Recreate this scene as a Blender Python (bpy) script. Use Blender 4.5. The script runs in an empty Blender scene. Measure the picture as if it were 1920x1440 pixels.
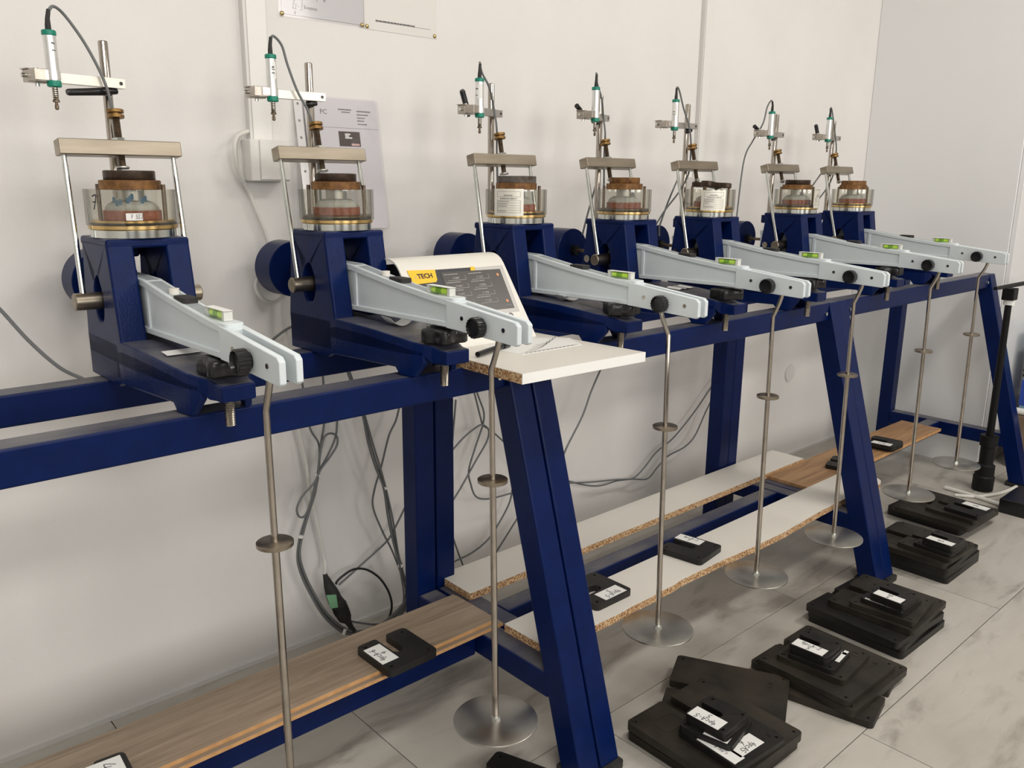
import bpy, bmesh, math, random
from mathutils import Vector, Matrix
from mathutils.geometry import tessellate_polygon
S = bpy.context.scene
COL = S.collection
random.seed(7)

# ------------------------------------------------------------------ camera
cam_d = bpy.data.cameras.new('camera')
cam = bpy.data.objects.new('camera', cam_d); COL.objects.link(cam)
CAM = Vector((0.0, -1.74338, 1.12871))
FW = Vector((0.65325319, 0.7197027, -0.23513463))
RT = Vector((0.74191323, -0.67043389, 0.00911862))
UP = Vector((0.15107953, 0.18040626, 0.97192004))
FPX = 1578.46
cam.matrix_world = Matrix(((RT.x, UP.x, -FW.x, CAM.x), (RT.y, UP.y, -FW.y, CAM.y), (RT.z, UP.z, -FW.z, CAM.z), (0, 0, 0, 1)))
cam_d.sensor_width = 36.0
cam_d.lens = FPX / 1920 * 36
cam_d.clip_start = 0.05; cam_d.clip_end = 60
S.camera = cam

# ------------------------------------------------------------------ world, lights, exposure
w = bpy.data.worlds.new('world'); S.world = w; w.use_nodes = True
w.node_tree.nodes['Background'].inputs[0].default_value = (0.80, 0.90, 1.0, 1)
w.node_tree.nodes['Background'].inputs[1].default_value = 0.6

def area(name, loc, rot, sx, sy, power, color):
    l = bpy.data.lights.new(name, 'AREA'); l.shape = 'RECTANGLE'; l.size = sx; l.size_y = sy
    l.energy = power; l.color = color
    o = bpy.data.objects.new(name, l); COL.objects.link(o); o.location = loc; o.rotation_euler = rot
    return o
# daylight coming in through the three windows of the wall behind the camera
area('daylight_1', (-1.75, -4.68, 1.8), (math.radians(90), 0, 0), 1.3, 1.5, 30, (1.0, 0.97, 0.94))
area('daylight_2', (0.6, -4.68, 1.8), (math.radians(90), 0, 0), 1.3, 1.5, 36, (1.0, 0.96, 0.91))
area('daylight_3', (2.95, -4.68, 1.8), (math.radians(90), 0, 0), 1.3, 1.5, 36, (1.0, 0.93, 0.85))
# unseen overhead area lights, added without fixtures to light the walls from above
area('overhead_fill_1', (0.2, -1.9, 2.83), (0, 0, 0), 1.2, 0.3, 26, (1.0, 0.96, 0.90))
area('overhead_fill_2', (2.8, -1.9, 2.83), (0, 0, 0), 1.2, 0.3, 26, (1.0, 0.95, 0.88))

S.view_settings.view_transform = 'Standard'
S.view_settings.look = 'None'
S.view_settings.gamma = 1.0
S.view_settings.use_curve_mapping = False
S.view_settings.exposure = 0.0

# ------------------------------------------------------------------ materials
def new_mat(name):
    m = bpy.data.materials.new(name); m.use_nodes = True
    nt = m.node_tree
    return m, nt, nt.nodes['Principled BSDF']

def ramp(nt, fac, stops):
    r = nt.nodes.new('ShaderNodeValToRGB')
    el = r.color_ramp.elements
    while len(el) < len(stops): el.new(0.5)
    for e, (p, c) in zip(el, stops):
        e.position = p; e.color = (*c, 1)
    nt.links.new(fac, r.inputs[0])
    return r.outputs[0]

def noise(nt, scale, detail=4, rough=0.55, stretch=(1, 1, 1), dist=0.0, coord='Object'):
    tc = nt.nodes.new('ShaderNodeTexCoord'); mp = nt.nodes.new('ShaderNodeMapping')
    mp.inputs['Scale'].default_value = stretch
    nt.links.new(tc.outputs[coord], mp.inputs[0])
    n = nt.nodes.new('ShaderNodeTexNoise')
    n.inputs['Scale'].default_value = scale; n.inputs['Detail'].default_value = detail
    n.inputs['Roughness'].default_value = rough; n.inputs['Distortion'].default_value = dist
    nt.links.new(mp.outputs[0], n.inputs['Vector'])
    return n.outputs['Fac']

def bump(nt, bs, h, strength, dist):
    b = nt.nodes.new('ShaderNodeBump')
    b.inputs['Strength'].default_value = strength; b.inputs['Distance'].default_value = dist
    nt.links.new(h, b.inputs['Height']); nt.links.new(b.outputs[0], bs.inputs['Normal'])

def mat(name, c1, c2=None, rough=0.5, metal=0.0, scale=20, stretch=(1, 1, 1), detail=4, lo=0.35, hi=0.65,
        bumps=None, spec=0.5, coat=0.0, dist=0.0, rough2=None):
    m, nt, bs = new_mat(name)
    if c2 is None:
        bs.inputs['Base Color'].default_value = (*c1, 1)
    else:
        f = noise(nt, scale, detail, 0.55, stretch, dist)
        nt.links.new(ramp(nt, f, [(lo, c1), (hi, c2)]), bs.inputs['Base Color'])
        if rough2 is not None:
            nt.links.new(ramp(nt, f, [(lo, (rough,) * 3), (hi, (rough2,) * 3)]), bs.inputs['Roughness'])
    if rough2 is None: bs.inputs['Roughness'].default_value = rough
    bs.inputs['Metallic'].default_value = metal
    bs.inputs['Specular IOR Level'].default_value = spec
    bs.inputs['Coat Weight'].default_value = coat
    if bumps:
        bs_scale, st, di = bumps[:3]
        bump(nt, bs, noise(nt, bs_scale, 3, 0.5, bumps[3] if len(bumps) > 3 else (1, 1, 1)), st, di)
    return m

M = {}
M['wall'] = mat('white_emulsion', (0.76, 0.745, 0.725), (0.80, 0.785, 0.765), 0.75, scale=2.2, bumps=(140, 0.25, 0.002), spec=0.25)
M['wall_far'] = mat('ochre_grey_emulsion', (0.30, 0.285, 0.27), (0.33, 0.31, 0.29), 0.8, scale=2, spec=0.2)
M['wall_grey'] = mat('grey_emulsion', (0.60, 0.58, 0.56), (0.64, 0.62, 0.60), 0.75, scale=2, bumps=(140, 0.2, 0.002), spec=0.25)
M['ceiling'] = mat('ceiling_paint', (0.82, 0.81, 0.79), rough=0.8)
M['grout'] = mat('grout', (0.10, 0.09, 0.08), rough=0.9)
def navy(name, c1, c2, bs_scale, bs_str):
    "navy paint; pale dust has settled on its level upper faces"
    m, nt, bs = new_mat(name)
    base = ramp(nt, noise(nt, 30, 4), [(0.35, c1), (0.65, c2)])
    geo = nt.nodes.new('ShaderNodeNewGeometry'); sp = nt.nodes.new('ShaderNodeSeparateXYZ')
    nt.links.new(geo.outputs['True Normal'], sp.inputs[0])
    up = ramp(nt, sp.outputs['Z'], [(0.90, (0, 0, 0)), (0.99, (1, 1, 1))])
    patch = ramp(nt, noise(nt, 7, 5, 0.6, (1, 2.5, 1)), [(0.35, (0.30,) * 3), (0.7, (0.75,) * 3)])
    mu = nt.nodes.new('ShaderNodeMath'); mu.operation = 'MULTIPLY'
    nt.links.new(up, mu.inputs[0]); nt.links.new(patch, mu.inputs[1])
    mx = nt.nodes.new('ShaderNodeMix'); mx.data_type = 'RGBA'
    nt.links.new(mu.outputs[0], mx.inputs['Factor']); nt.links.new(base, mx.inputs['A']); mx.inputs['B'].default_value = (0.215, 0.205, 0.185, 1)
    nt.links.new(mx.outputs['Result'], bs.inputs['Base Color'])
    bs.inputs['Roughness'].default_value = 0.33; bs.inputs['Specular IOR Level'].default_value = 0.16
    bump(nt, bs, noise(nt, bs_scale, 3, 0.5), bs_str, 0.0008)
    return m
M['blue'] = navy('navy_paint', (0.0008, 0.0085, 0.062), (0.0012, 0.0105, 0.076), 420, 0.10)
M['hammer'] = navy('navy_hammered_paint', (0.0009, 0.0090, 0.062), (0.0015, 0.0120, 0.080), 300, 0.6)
M['lever'] = mat('pale_grey_paint', (0.64, 0.70, 0.725), (0.68, 0.74, 0.765), 0.38, scale=12, spec=0.45)
M['steel'] = mat('brushed_steel', (0.52, 0.47, 0.40), (0.62, 0.57, 0.49), 0.28, 1.0, scale=60, stretch=(0.05, 1, 1), bumps=(300, 0.08, 0.0004, (0.03, 1, 1)))
M['barsteel'] = mat('crossbar_steel', (0.27, 0.23, 0.18), (0.40, 0.35, 0.28), 0.34, 1.0, scale=30, stretch=(0.15, 1, 1), bumps=(220, 0.15, 0.0004, (0.06, 1, 1)))
M['chrome'] = mat('plated_steel', (0.60, 0.62, 0.60), (0.68, 0.70, 0.67), 0.14, 1.0, scale=20)
M['rodsteel'] = mat('stainless_rod', (0.38, 0.345, 0.30), (0.46, 0.42, 0.375), 0.14, 1.0, scale=30)
M['galv'] = mat('dull_galvanised_plate', (0.44, 0.43, 0.40), (0.56, 0.55, 0.515), 0.30, 1.0, scale=5, rough2=0.40, dist=0.8)
M['thread'] = mat('dark_thread', (0.13, 0.095, 0.065), (0.22, 0.17, 0.12), 0.45, 0.9, scale=80)
M['brassnut'] = mat('old_brass', (0.20, 0.115, 0.04), (0.33, 0.20, 0.08), 0.42, 1.0, scale=60)
M['gold'] = mat('brass_ring', (0.58, 0.40, 0.17), (0.70, 0.50, 0.22), 0.22, 1.0, scale=30)
M['rust'] = mat('rusty_bronze', (0.09, 0.04, 0.018), (0.34, 0.17, 0.055), 0.5, 0.55, scale=55, detail=6, lo=0.3, hi=0.7, bumps=(200, 0.3, 0.0006))
M['darkcap'] = mat('browned_steel', (0.035, 0.022, 0.016), (0.085, 0.058, 0.042), 0.38, 0.7, scale=45, detail=6, bumps=(160, 0.2, 0.0006))
M['greycap'] = mat('grey_browned_steel', (0.06, 0.045, 0.035), (0.15, 0.135, 0.125), 0.45, 0.5, scale=45, detail=6, bumps=(160, 0.3, 0.0008))
M['dullalu'] = mat('dull_aluminium_bar', (0.42, 0.40, 0.37), (0.50, 0.48, 0.45), 0.34, 0.8, scale=30)
M['jawmetal'] = mat('zinc_jaw', (0.40, 0.36, 0.31), (0.52, 0.48, 0.43), 0.33, 0.9, scale=40)
M['stone'] = mat('red_porous_stone', (0.25, 0.085, 0.055), (0.36, 0.14, 0.09), 0.9, scale=120)
M['greystone'] = mat('grey_wet_clay', (0.34, 0.35, 0.32), (0.47, 0.47, 0.43), 0.6, scale=50)
M['black'] = mat('black_plastic', (0.008, 0.008, 0.009), rough=0.28, spec=0.5)
M['rubber'] = mat('black_rubber', (0.014, 0.014, 0.014), (0.03, 0.028, 0.026), 0.7, scale=60)
M['weight'] = mat('black_cast_iron_paint', (0.0055, 0.0055, 0.0055), (0.015, 0.0135, 0.0115), 0.46, scale=14, detail=6, lo=0.3, hi=0.75, bumps=(120, 0.35, 0.0008), spec=0.4)
M['dusty'] = mat('dusty_black_iron_paint', (0.008, 0.007, 0.006), (0.040, 0.033, 0.024), 0.5, scale=11, detail=6, lo=0.3, hi=0.75, bumps=(120, 0.35, 0.0008), spec=0.35)
M['matteblack'] = mat('matte_black_plastic', (0.006, 0.006, 0.0065), rough=0.5, spec=0.25)
M['gloss'] = mat('glossy_black_plastic', (0.006, 0.006, 0.006), rough=0.12, spec=0.5)
M['paper'] = mat('white_paper', (0.80, 0.80, 0.78), rough=0.6)
M['ink'] = mat('dark_ink', (0.012, 0.013, 0.03), rough=0.6)
M['print'] = mat('grey_print', (0.12, 0.12, 0.12), rough=0.6)
M['fineprint'] = mat('faint_print', (0.35, 0.34, 0.34), rough=0.6)
M['silverlabel'] = mat('silver_sticker', (0.80, 0.78, 0.70), rough=0.35, metal=0.35)
M['laminate'] = mat('white_laminate', (0.72, 0.69, 0.63), (0.76, 0.73, 0.67), 0.42, scale=3)
M['edgeband'] = mat('white_edge_band', (0.86, 0.86, 0.84), rough=0.4)
M['green'] = mat('teal_green_plastic', (0.0, 0.21, 0.14), rough=0.35)
M['alu'] = mat('anodised_aluminium', (0.76, 0.77, 0.76), (0.82, 0.83, 0.82), 0.32, 0.85, scale=30)
M['clampalu'] = mat('cream_aluminium_bar', (0.80, 0.77, 0.69), (0.85, 0.82, 0.75), 0.35, 0.4, scale=30)
M['cablegrey'] = mat('grey_cable', (0.15, 0.158, 0.162), rough=0.45)
M['cablewhite'] = mat('white_cable', (0.72, 0.71, 0.67), rough=0.45)
M['cableblack'] = mat('black_cable', (0.012, 0.012, 0.014), rough=0.4)
M['pvc'] = mat('white_pvc', (0.79, 0.78, 0.75), rough=0.35)
M['pvcgrey'] = mat('white_pvc_edge', (0.70, 0.69, 0.67), rough=0.4)
M['cabinet'] = mat('glossy_white_melamine', (0.80, 0.805, 0.81), rough=0.10, spec=0.45)
M['cream'] = mat('cream_sheet_metal', (0.76, 0.74, 0.68), rough=0.4)
M['panelgrey'] = mat('grey_overlay', (0.52, 0.50, 0.48), rough=0.4)
M['screen'] = mat('dark_screen', (0.052, 0.047, 0.044), rough=0.3)
M['navyoverlay'] = mat('blue_black_overlay', (0.012, 0.014, 0.022), rough=0.35)
M['yellow'] = mat('yellow_overlay', (0.90, 0.52, 0.01), rough=0.4)
M['orange'] = mat('orange_icon', (0.75, 0.30, 0.12), rough=0.5)
M['screenline'] = mat('pale_screen_line', (0.42, 0.40, 0.38), rough=0.5)
M['tag'] = mat('green_tag', (0.20, 0.42, 0.24), rough=0.5)
M['brownbox'] = mat('brown_print', (0.085, 0.062, 0.055), rough=0.5)
M['pinkprint'] = mat('pink_print', (0.62, 0.42, 0.40), rough=0.5)
M['lilac'] = mat('lilac_print', (0.50, 0.48, 0.55), rough=0.5)
M['bluebox'] = mat('blue_print', (0.02, 0.06, 0.35), rough=0.4)
M['palebox'] = mat('pale_blue_print', (0.20, 0.33, 0.45), rough=0.4)
M['carton'] = mat('brown_carton', (0.16, 0.11, 0.075), (0.22, 0.16, 0.11), 0.8, scale=8)
M['pinbrass'] = mat('brass_pin', (0.55, 0.45, 0.22), rough=0.25, metal=1.0)
M['yellowvial'] = mat('lime_vial', (0.62, 0.95, 0.10), rough=0.15)
M['vialmark'] = mat('vial_mark', (0.22, 0.48, 0.03), rough=0.2)

def wood(name, cols, ring, stretch):
    m, nt, bs = new_mat(name)
    f = noise(nt, ring, 7, 0.62, stretch, 1.2)
    nt.links.new(ramp(nt, f, [(0.28, cols[0]), (0.5, cols[1]), (0.72, cols[2])]), bs.inputs['Base Color'])
    bs.inputs['Roughness'].default_value = 0.5
    bump(nt, bs, f, 0.15, 0.0008)
    return m
M['greyoak'] = wood('grey_oak_laminate', [(0.17, 0.125, 0.085), (0.27, 0.205, 0.145), (0.36, 0.28, 0.205)], 9, (0.35, 5, 2))
M['orangeedge'] = mat('raw_fibreboard_edge', (0.50, 0.27, 0.11), (0.60, 0.34, 0.15), 0.8, scale=50)
M['pine'] = wood('brown_oak_laminate', [(0.19, 0.095, 0.04), (0.38, 0.215, 0.10), (0.47, 0.28, 0.14)], 6, (0.4, 6, 2))
def chip():
    m, nt, bs = new_mat('raw_chipboard')
    tc = nt.nodes.new('ShaderNodeTexCoord')
    v = nt.nodes.new('ShaderNodeTexVoronoi'); v.inputs['Scale'].default_value = 330
    nt.links.new(tc.outputs['Object'], v.inputs['Vector'])
    nt.links.new(ramp(nt, v.outputs['Color'], [(0.12, (0.16, 0.065, 0.025)), (0.38, (0.42, 0.23, 0.10)), (0.65, (0.62, 0.42, 0.23)), (0.9, (0.74, 0.58, 0.38))]), bs.inputs['Base Color'])
    bs.inputs['Roughness'].default_value = 0.9
    bump(nt, bs, v.outputs['Distance'], 0.5, 0.001)
    return m
M['chip'] = chip()
def marble():
    m, nt, bs = new_mat('marble_tile')
    oi = nt.nodes.new('ShaderNodeObjectInfo')
    tc = nt.nodes.new('ShaderNodeTexCoord'); mp = nt.nodes.new('ShaderNodeMapping')
    mp.inputs['Scale'].default_value = (1.0, 3.2, 1); mp.inputs['Rotation'].default_value = (0, 0, -0.30)
    ad = nt.nodes.new('ShaderNodeVectorMath'); ad.operation = 'MULTIPLY_ADD'
    cb = nt.nodes.new('ShaderNodeCombineXYZ')
    nt.links.new(oi.outputs['Random'], cb.inputs[0]); nt.links.new(oi.outputs['Random'], cb.inputs[1])
    ad.inputs[1].default_value = (17, 29, 0)
    nt.links.new(cb.outputs[0], ad.inputs[0]); nt.links.new(tc.outputs['Object'], ad.inputs[2])
    nt.links.new(ad.outputs[0], mp.inputs[0])
    def nz(sc, dt, ds):
        n = nt.nodes.new('ShaderNodeTexNoise'); n.inputs['Scale'].default_value = sc; n.inputs['Detail'].default_value = dt
        n.inputs['Distortion'].default_value = ds; n.inputs['Roughness'].default_value = 0.6
        nt.links.new(mp.outputs[0], n.inputs['Vector']); return n.outputs['Fac']
    base = ramp(nt, nz(2.0, 6, 0.3), [(0.28, (0.40, 0.375, 0.335)), (0.5, (0.48, 0.455, 0.41)), (0.75, (0.55, 0.525, 0.48))])
    vein = ramp(nt, nz(3.4, 9, 0.45), [(0.33, (0.55, 0.53, 0.51)), (0.40, (0.80, 0.79, 0.78)), (0.455, (1, 1, 1)), (0.58, (1, 1, 1)), (0.66, (0.80, 0.79, 0.78))])
    mx = nt.nodes.new('ShaderNodeMix'); mx.data_type = 'RGBA'; mx.blend_type = 'MULTIPLY'
    mx.inputs['Factor'].default_value = 0.75
    nt.links.new(base, mx.inputs['A']); nt.links.new(vein, mx.inputs['B'])
    nt.links.new(mx.outputs['Result'], bs.inputs['Base Color'])
    bs.inputs['Roughness'].default_value = 0.30; bs.inputs['Specular IOR Level'].default_value = 0.35
    return m
M['tile'] = marble()
def clear(name, tint, f0, rough=0.02, edge=0.98):
    m = bpy.data.materials.new(name); m.use_nodes = True; nt = m.node_tree
    out = nt.nodes['Material Output']; nt.nodes.remove(nt.nodes['Principled BSDF'])
    t = nt.nodes.new('ShaderNodeBsdfTransparent')
    g = nt.nodes.new('ShaderNodeBsdfGlossy'); g.inputs['Roughness'].default_value = rough
    f = nt.nodes.new('ShaderNodeLayerWeight'); f.inputs[0].default_value = 0.5
    fac = ramp(nt, f.outputs['Facing'], [(0.0, (f0,) * 3), (0.55, (f0 * 1.4,) * 3), (0.85, (f0 + 0.15,) * 3), (1.0, (0.55,) * 3)])
    nt.links.new(ramp(nt, f.outputs['Facing'], [(0.45, tint), (0.95, tuple(c * edge for c in tint))]), t.inputs[0])
    mx = nt.nodes.new('ShaderNodeMixShader')
    nt.links.new(fac, mx.inputs[0]); nt.links.new(t.outputs[0], mx.inputs[1]); nt.links.new(g.outputs[0], mx.inputs[2])
    nt.links.new(mx.outputs[0], out.inputs[0])
    return m
M['acrylic'] = clear('clear_acrylic', (0.935, 0.93, 0.90), 0.07, 0.02, 0.66)
M['vialclear'] = clear('clear_vial_block', (0.96, 0.97, 0.95), 0.06)
M['film'] = clear('clear_film', (0.975, 0.975, 0.985), 0.04, 0.08)

# ------------------------------------------------------------------ mesh helpers
class MB:
    def __init__(s): s.v = []; s.f = []
    def add(s, vs, fs):
        o = len(s.v); s.v += [Vector(p) for p in vs]; s.f += [tuple(i + o for i in f) for f in fs]; return s
    def box(s, x0, x1, y0, y1, z0, z1):
        return s.add([(x0, y0, z0), (x1, y0, z0), (x1, y1, z0), (x0, y1, z0), (x0, y0, z1), (x1, y0, z1), (x1, y1, z1), (x0, y1, z1)],
                     [(0, 3, 2, 1), (4, 5, 6, 7), (0, 1, 5, 4), (1, 2, 6, 5), (2, 3, 7, 6), (3, 0, 4, 7)])
    def prism(s, poly, h0, h1, axis='z', holes=()):
        put = {'z': lambda a, b, h: (a, b, h), 'x': lambda a, b, h: (h, a, b), 'y': lambda a, b, h: (a, h, b)}[axis]
        loops = [list(poly)] + [list(h) for h in holes]
        n = sum(len(l) for l in loops); vs = []
        for h in (h0, h1):
            for l in loops:
                for a, b in l: vs.append(put(a, b, h))
        if holes:
            tr = tessellate_polygon([[Vector((a, b, 0)) for a, b in l] for l in loops])
            fs = [tuple(t) for t in tr] + [tuple(i + n for i in reversed(t)) for t in tr]
        else:
            fs = [tuple(range(n)), tuple(range(2 * n - 1, n - 1, -1))]
        k = 0
        for l in loops:
            m = len(l)
            for i in range(m):
                a, b = k + i, k + (i + 1) % m
                fs.append((a, b, b + n, a + n))
            k += m
        return s.add(vs, fs)
    def rings(s, rings, caps=True, closed=False):
        n = len(rings[0]); vs = [p for r in rings for p in r]; fs = []
        for i in range(len(rings) - 1 + (1 if closed else 0)):
            a0, b0 = i * n, ((i + 1) % len(rings)) * n
            for j in range(n):
                k = (j + 1) % n
                fs.append((a0 + j, a0 + k, b0 + k, b0 + j))
        if caps and not closed:
            fs.append(tuple(range(n - 1, -1, -1))); fs.append(tuple(range((len(rings) - 1) * n, len(rings) * n)))
        return s.add(vs, fs)
    def tube(s, path, r, n=10, caps=True):
        P = [Vector(p) for p in path]; R = r if isinstance(r, (list, tuple)) else [r] * len(P)
        t0 = (P[1] - P[0]).normalized()
        u = t0.orthogonal().normalized(); out = []
        for i, p in enumerate(P):
            t = ((P[min(i + 1, len(P) - 1)] - p).normalized() + (p - P[max(i - 1, 0)]).normalized()).normalized() if 0 < i < len(P) - 1 else ((P[1] - P[0]) if i == 0 else (P[-1] - P[-2])).normalized()
            u = (u - t * u.dot(t)).normalized(); v = t.cross(u)
            out.append([p + (u * math.cos(2 * math.pi * k / n) + v * math.sin(2 * math.pi * k / n)) * R[i] for k in range(n)])
        return s.rings(out, caps)
    def cyl(s, p0, p1, r0, r1=None, n=28):
        return s.tube([p0, p1], [r0, r0 if r1 is None else r1], n)
    def lathe(s, prof, n=40, c=(0, 0), closed=False):
        return s.rings([[(c[0] + r * math.cos(2 * math.pi * k / n), c[1] + r * math.sin(2 * math.pi * k / n), z) for k in range(n)] for r, z in prof], True, closed)
    def thread(s, p0, p1, r, pitch=0.0022, n=16, depth=0.0009):
        p0, p1 = Vector(p0), Vector(p1); L = (p1 - p0).length; k = max(2, int(L / pitch)); path = []; R = []
        for i in range(2 * k + 1):
            path.append(p0.lerp(p1, i / (2 * k))); R.append(r if i % 2 else r - depth)
        return s.tube(path, R, n)
    def move(s, mtx):
        s.v = [mtx @ p for p in s.v]; return s

MESH = {}
def mesh(name, mb, m, off=None, smooth=True, ang=38):
    me = bpy.data.meshes.new(name)
    vs = mb.v if off is None else [p + Vector(off) for p in mb.v]
    me.from_pydata([tuple(p) for p in vs], [], mb.f)
    bm = bmesh.new(); bm.from_mesh(me)
    bmesh.ops.recalc_face_normals(bm, faces=bm.faces)
    if smooth:
        for f in bm.faces: f.smooth = True
    bm.to_mesh(me); bm.free()
    if smooth: me.set_sharp_from_angle(angle=math.radians(ang))
    me.materials.append(M[m] if isinstance(m, str) else m)
    return me
def put(name, me, parent=None, loc=(0, 0, 0), rot=(0, 0, 0), bevel=0.0, label=None):
    o = bpy.data.objects.new(name, me); COL.objects.link(o)
    o.location = loc; o.rotation_euler = rot
    if parent: o.parent = parent
    if bevel:
        b = o.modifiers.new('bevel', 'BEVEL'); b.width = bevel; b.segments = 2; b.limit_method = 'ANGLE'; b.angle_limit = math.radians(40); b.harden_normals = True
    if label: o['label'] = label
    return o
def part(name, mb, m, parent=None, off=None, bevel=0.0, key=None, smooth=True, loc=(0, 0, 0), rot=(0, 0, 0), label=None, ang=38):
    if key:
        if key not in MESH: MESH[key] = mesh(name, mb() if callable(mb) else mb, m, off, smooth, ang)
        me = MESH[key]
    else:
        me = mesh(name, mb() if callable(mb) else mb, m, off, smooth, ang)
    return put(name, me, parent, loc, rot, bevel, label)
def thing(name, label, cat, loc=(0, 0, 0), rz=0.0, group=None):
    o = bpy.data.objects.new(name, None); COL.objects.link(o); o.empty_display_size = 0.05
    o.location = loc; o.rotation_euler = (0, 0, rz)
    o['label'] = label; o['category'] = cat
    if group: o['group'] = group
    return o
def tag(o, label, cat, group=None):
    o['label'] = label; o['category'] = cat
    if group: o['group'] = group
    return o
def struct(o): o['kind'] = 'structure'; return o
def circ(cx, cy, r, n=12, a0=0.0, a1=2 * math.pi, closed=True):
    k = n if closed else n - 1
    return [(cx + r * math.cos(a0 + (a1 - a0) * i / k), cy + r * math.sin(a0 + (a1 - a0) * i / k)) for i in range(n)]
def rrect(x0, x1, y0, y1, r, n=4):
    P = []
    for cx, cy, a in ((x1 - r, y1 - r, 0), (x0 + r, y1 - r, 90), (x0 + r, y0 + r, 180), (x1 - r, y0 + r, 270)):
        P += circ(cx, cy, r, n + 1, math.radians(a), math.radians(a + 90), False)
    return P
def smooth_path(pts, k=6):
    P = [Vector(p) for p in pts]; out = []
    for i in range(len(P) - 1):
        p0, p1, p2, p3 = P[max(i - 1, 0)], P[i], P[i + 1], P[min(i + 2, len(P) - 1)]
        for j in range(k):
            t = j / k
            out.append(0.5 * ((2 * p1) + (p2 - p0) * t + (2 * p0 - 5 * p1 + 4 * p2 - p3) * t * t + (3 * p1 - p0 - 3 * p2 + p3) * t ** 3))
    out.append(P[-1]); return out

# strokes for handwriting (flat pen ribbons)
GL = {'4': [[(.35, 1), (.04, .42), (.56, .46)], [(.42, .75), (.36, 0)]], 'p': [[(.12, .62), (.04, -.32)], [(.1, .5), (.3, .64), (.42, .4), (.3, .14), (.09, .2)]],
      'c': [[(.42, .55), (.2, .62), (.06, .35), (.18, .06), (.42, .12)]], 'A': [[(.02, 0), (.26, .95), (.48, 0)], [(.12, .35), (.42, .4)]],
      '-': [[(.05, .4), (.42, .43)]], '2': [[(.05, .75), (.22, .98), (.42, .78), (.05, .04), (.48, .06)]], '5': [[(.45, .98), (.12, .95), (.1, .55), (.38, .55), (.42, .2), (.2, 0), (.03, .1)]],
      '6': [[(.4, .98), (.1, .5), (.08, .1), (.3, 0), (.44, .25), (.25, .45), (.08, .25)]], '7': [[(.02, .9), (.45, .95), (.2, 0)], [(.1, .5), (.42, .52)]],
      '3': [[(.05, .9), (.4, .95), (.2, .55), (.44, .25), (.2, 0), (.03, .1)]], 'I': [[(.2, 1), (.2, 0)], [(.02, 1), (.4, 1)], [(.02, 0), (.4, 0)]],
      'V': [[(.02, 1), (.22, 0), (.44, 1)]], '}': [[(.05, 1.2), (.25, 1.1), (.2, .7), (.38, .5), (.2, .3), (.25, -.1), (.05, -.2)]], ' ': [],
      '(': [[(.35, 1.1), (.1, .6), (.12, .2), (.35, -.2)]], 'B': [[(.05, 0), (.08, 1), (.36, .8), (.1, .52), (.42, .25), (.05, 0)]], 'K': [[(.05, 1), (.05, 0)], [(.42, 1), (.08, .5), (.45, 0)]],
      'G': [[(.44, .85), (.2, 1), (.04, .5), (.2, 0), (.44, .15), (.44, .45), (.26, .45)]], '1': [[(.1, .8), (.25, 1), (.25, 0)]], '8': [[(.25, .52), (.06, .75), (.25, 1), (.42, .75), (.06, .25), (.25, 0), (.44, .25), (.25, .52)]],
      'o': [[(.22, .58), (.05, .3), (.22, .04), (.4, .3), (.22, .58)]], 'n': [[(.05, .58), (.05, 0)], [(.05, .4), (.25, .58), (.4, .4), (.4, 0)]], 'u': [[(.05, .58), (.08, .1), (.3, .05), (.4, .58)], [(.4, .58), (.44, 0)]], 'm': [[(.04, 0), (.06, .55), (.2, .3), (.26, .55), (.4, .3), (.46, 0)]]}
def scrawl(text, h, pen, slant=0.12, adv=0.62):
    mb = MB(); x = 0.0
    for ch in text:
        for st in GL.get(ch, []):
            q = [Vector((x + (a + slant * b) * h, b * h, 0)) for a, b in st]
            if len(q) > 2: q = smooth_path(q, 3)
            for a, b in zip(q[:-1], q[1:]):
                d = (b - a)
                if d.length < 1e-6: continue
                nn = Vector((-d.y, d.x, 0)).normalized() * pen / 2; e = d.normalized() * pen * 0.3
                vs = [a - nn - e, b - nn + e, b + nn + e, a + nn - e]
                z = Vector((0, 0, 0.0002))
                mb.add(vs + [p + z for p in vs], [(3, 2, 1, 0), (4, 5, 6, 7), (0, 1, 5, 4), (1, 2, 6, 5), (2, 3, 7, 6), (3, 0, 4, 7)])
        x += adv * h
    mb.width = x
    return mb
def type_mesh(text, size, m, extrude=0.0001, bold=0.0):
    c = bpy.data.curves.new('lettering', 'FONT'); c.body = text; c.size = size; c.extrude = extrude; c.resolution_u = 2; c.offset = bold
    c.align_x = 'CENTER'; c.align_y = 'CENTER'
    o = bpy.data.objects.new('lettering', c); COL.objects.link(o)
    bpy.context.view_layer.update()
    me = bpy.data.meshes.new_from_object(o.evaluated_get(bpy.context.evaluated_depsgraph_get()))
    bpy.data.objects.remove(o); bpy.data.curves.remove(c)
    me.materials.clear(); me.materials.append(M[m])
    return me
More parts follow.
